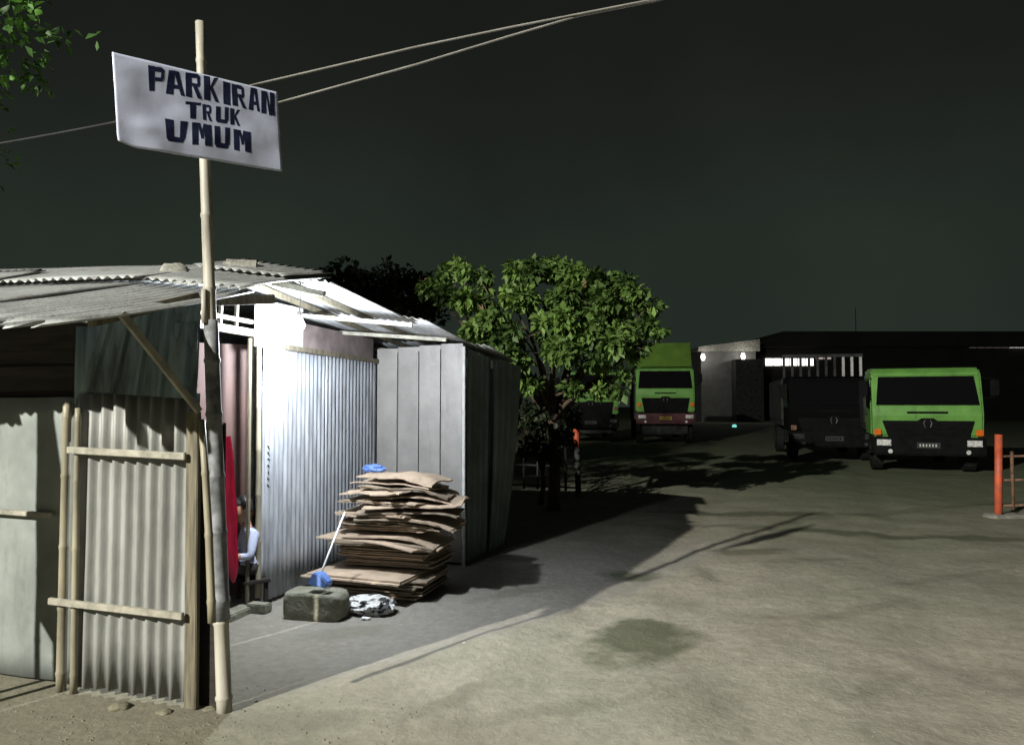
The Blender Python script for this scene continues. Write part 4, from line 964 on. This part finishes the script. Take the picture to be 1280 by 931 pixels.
        MB().box((-w2,1.95,.95),(w2,length,zr+.02)).build('cargo_body', M['bed'], root)
        MB().prism([(.42,zr+.03),(1.10,ct-.10),(1.11,ct-.14),(.50,zr+.03)], 0, -w2+.05, w2-.05).build('deflector', M[cpaint], root)
    return root
T2 = Vector((9.65, 17.7, 0))
truck('green_truck', T2, R(-20), 'lime green truck with black grille parked at right', 'lime', 'charcoal', cargo='low')
T4 = Vector((8.95, 21.2, 0))
truck('dark_truck', T4, R(-14), 'truck in near-black shade colour with pale right stakes left of the green one', 'truck_shade', 'charcoal', cargo='stake', ct=3.12, zr=2.40, lens='bed', amber='rust')  # paint and lamps coloured near black in place of the tree's shade
T1 = Vector((6.15, 30.5, 0))
truck('covered_truck', T1, R(-7), 'far green truck with maroon bumper and tall green cargo cover', 'lime', 'maroon', zb=1.30, zs=2.22, zt=2.96, zr=3.10, zg=1.86, bb=.82, plate='plate_y', cargo='box', ct=4.25, length=8.5, cpaint='lime_d')
T3 = Vector((3.25, 31.5, 0))
truck('hidden_truck', T3, R(-3), 'green truck almost hidden behind the broadleaf tree', 'lime', 'charcoal', zb=1.20, zs=2.10, zt=2.85, zr=3.0, zg=1.70, bb=.62, cargo='low', length=7.5, lens='bed', amber='rust')

# small teal marker lamp on the ground
g = G(918, 535); tl_ = empty('marker_lamp', g, 0, 'small glowing teal marker lamp far down the yard', 'lamp')
MB().tube([(0,0,0),(0,0,.06)], [.16,.15], 12).build('base', M['charcoal'], tl_)
MB().tube([(0,0,.06),(0,0,.18),(0,0,.25)], [.14,.15,.08], 14).build('dome', M['teal'], tl_, smooth=True)

# ------------------------------------------------------------------ far buildings
wh = empty('warehouse', (30, 75, 0), 0, 'long dark warehouse with a low roof behind the trucks', 'building')
x0, x1 = W(948, 418, 75).x - 30, 62 - 30
MB().box((x0,0,0),(x1,22,7.2)).build('wall', M['fardark'], wh)
MB().prism([(x0-.8,7.2),(x0+2.2,8.75),(x1,8.75),(x1,7.2)], 1, -.8, 24).build('roof', M['fardark'], wh)
def lit(px0, px1, py0, py1, mt, nm='window', dv=1):
    a = W(px0, py1, 74.9); b = W(px1, py0, 74.9)
    for k in range(dv):
        u0 = a.x + (b.x - a.x) * k / dv; u1 = a.x + (b.x - a.x) * (k + .86) / dv
        MB().box((u0-30, -.14, a.z), (u1-30, -.06, b.z)).build(nm, M[mt], wh)
lit(957, 1018, 448, 457, 'far_win', 'lit_bay', 6); lit(945, 951, 450, 456, 'far_win', 'lit_bay')
lit(1020, 1040, 445.5, 449, 'far_win2', 'lit_bay', 2); lit(991, 1000, 429, 433, 'far_win', 'lamp'); lit(1013, 1021, 430, 432, 'far_win2', 'lamp')
lit(1094, 1112, 427.5, 430, 'far_win2', 'lamp', 2); lit(1212, 1262, 432, 434.5, 'far_win2', 'lit_strip', 5); lit(1262, 1300, 432, 434.5, 'far_win', 'lit_strip', 6)
pbd = empty('pale_building', (17, 70, 0), 0, 'pale far building with two bright wall lamps beside the covered truck', 'building')
q0, q1 = W(876, 431, 70), W(945, 470, 70)
MB().box((q0.x-17,0,0),(q1.x-17,12,q0.z - .6)).build('wall', M['farwall'], pbd)
MB().prism([(q0.x-17.3,q0.z-.6),(q0.x-17.3,q0.z-.2),(q1.x-16.7,q0.z+.5),(q1.x-16.7,q0.z-.6)], 1, -.3, 12.3).build('roof', M['stone'], pbd)
MB().box((W(908,0,70).x-17,-1.6,0),(W(941,0,70).x-17,-.2,W(900,449,68.5).z)).build('annex', M['bed'], pbd)
for px, py in ((880.5, 446), (931, 445)):
    q = W(px, py, 69.0); MB().tube([(q.x-17,-.55,q.z-.28),(q.x-17,-.5,q.z),(q.x-17,-.4,q.z+.28)], [.12,.20,.12], 10).build('wall_lamp', M['far_lamp'], pbd)
    ld = bpy.data.lights.new('wall_light', 'POINT'); ld.energy = 90; ld.color = (1,.96,.9); ld.shadow_soft_size = .2
    lo = bpy.data.objects.new('wall_light', ld); COL.objects.link(lo); lo.parent = pbd; lo.location = (q.x - 17, -1.5, q.z)
mst = empty('mast', (W(1062,0,74).x, 74, 0), 0, 'thin mast rising above the dark warehouse roof', 'mast')
MB().tube([(0,0,0),(0,0,11)], [.07,.03], 6).build('shaft', M['fardark'], mst)
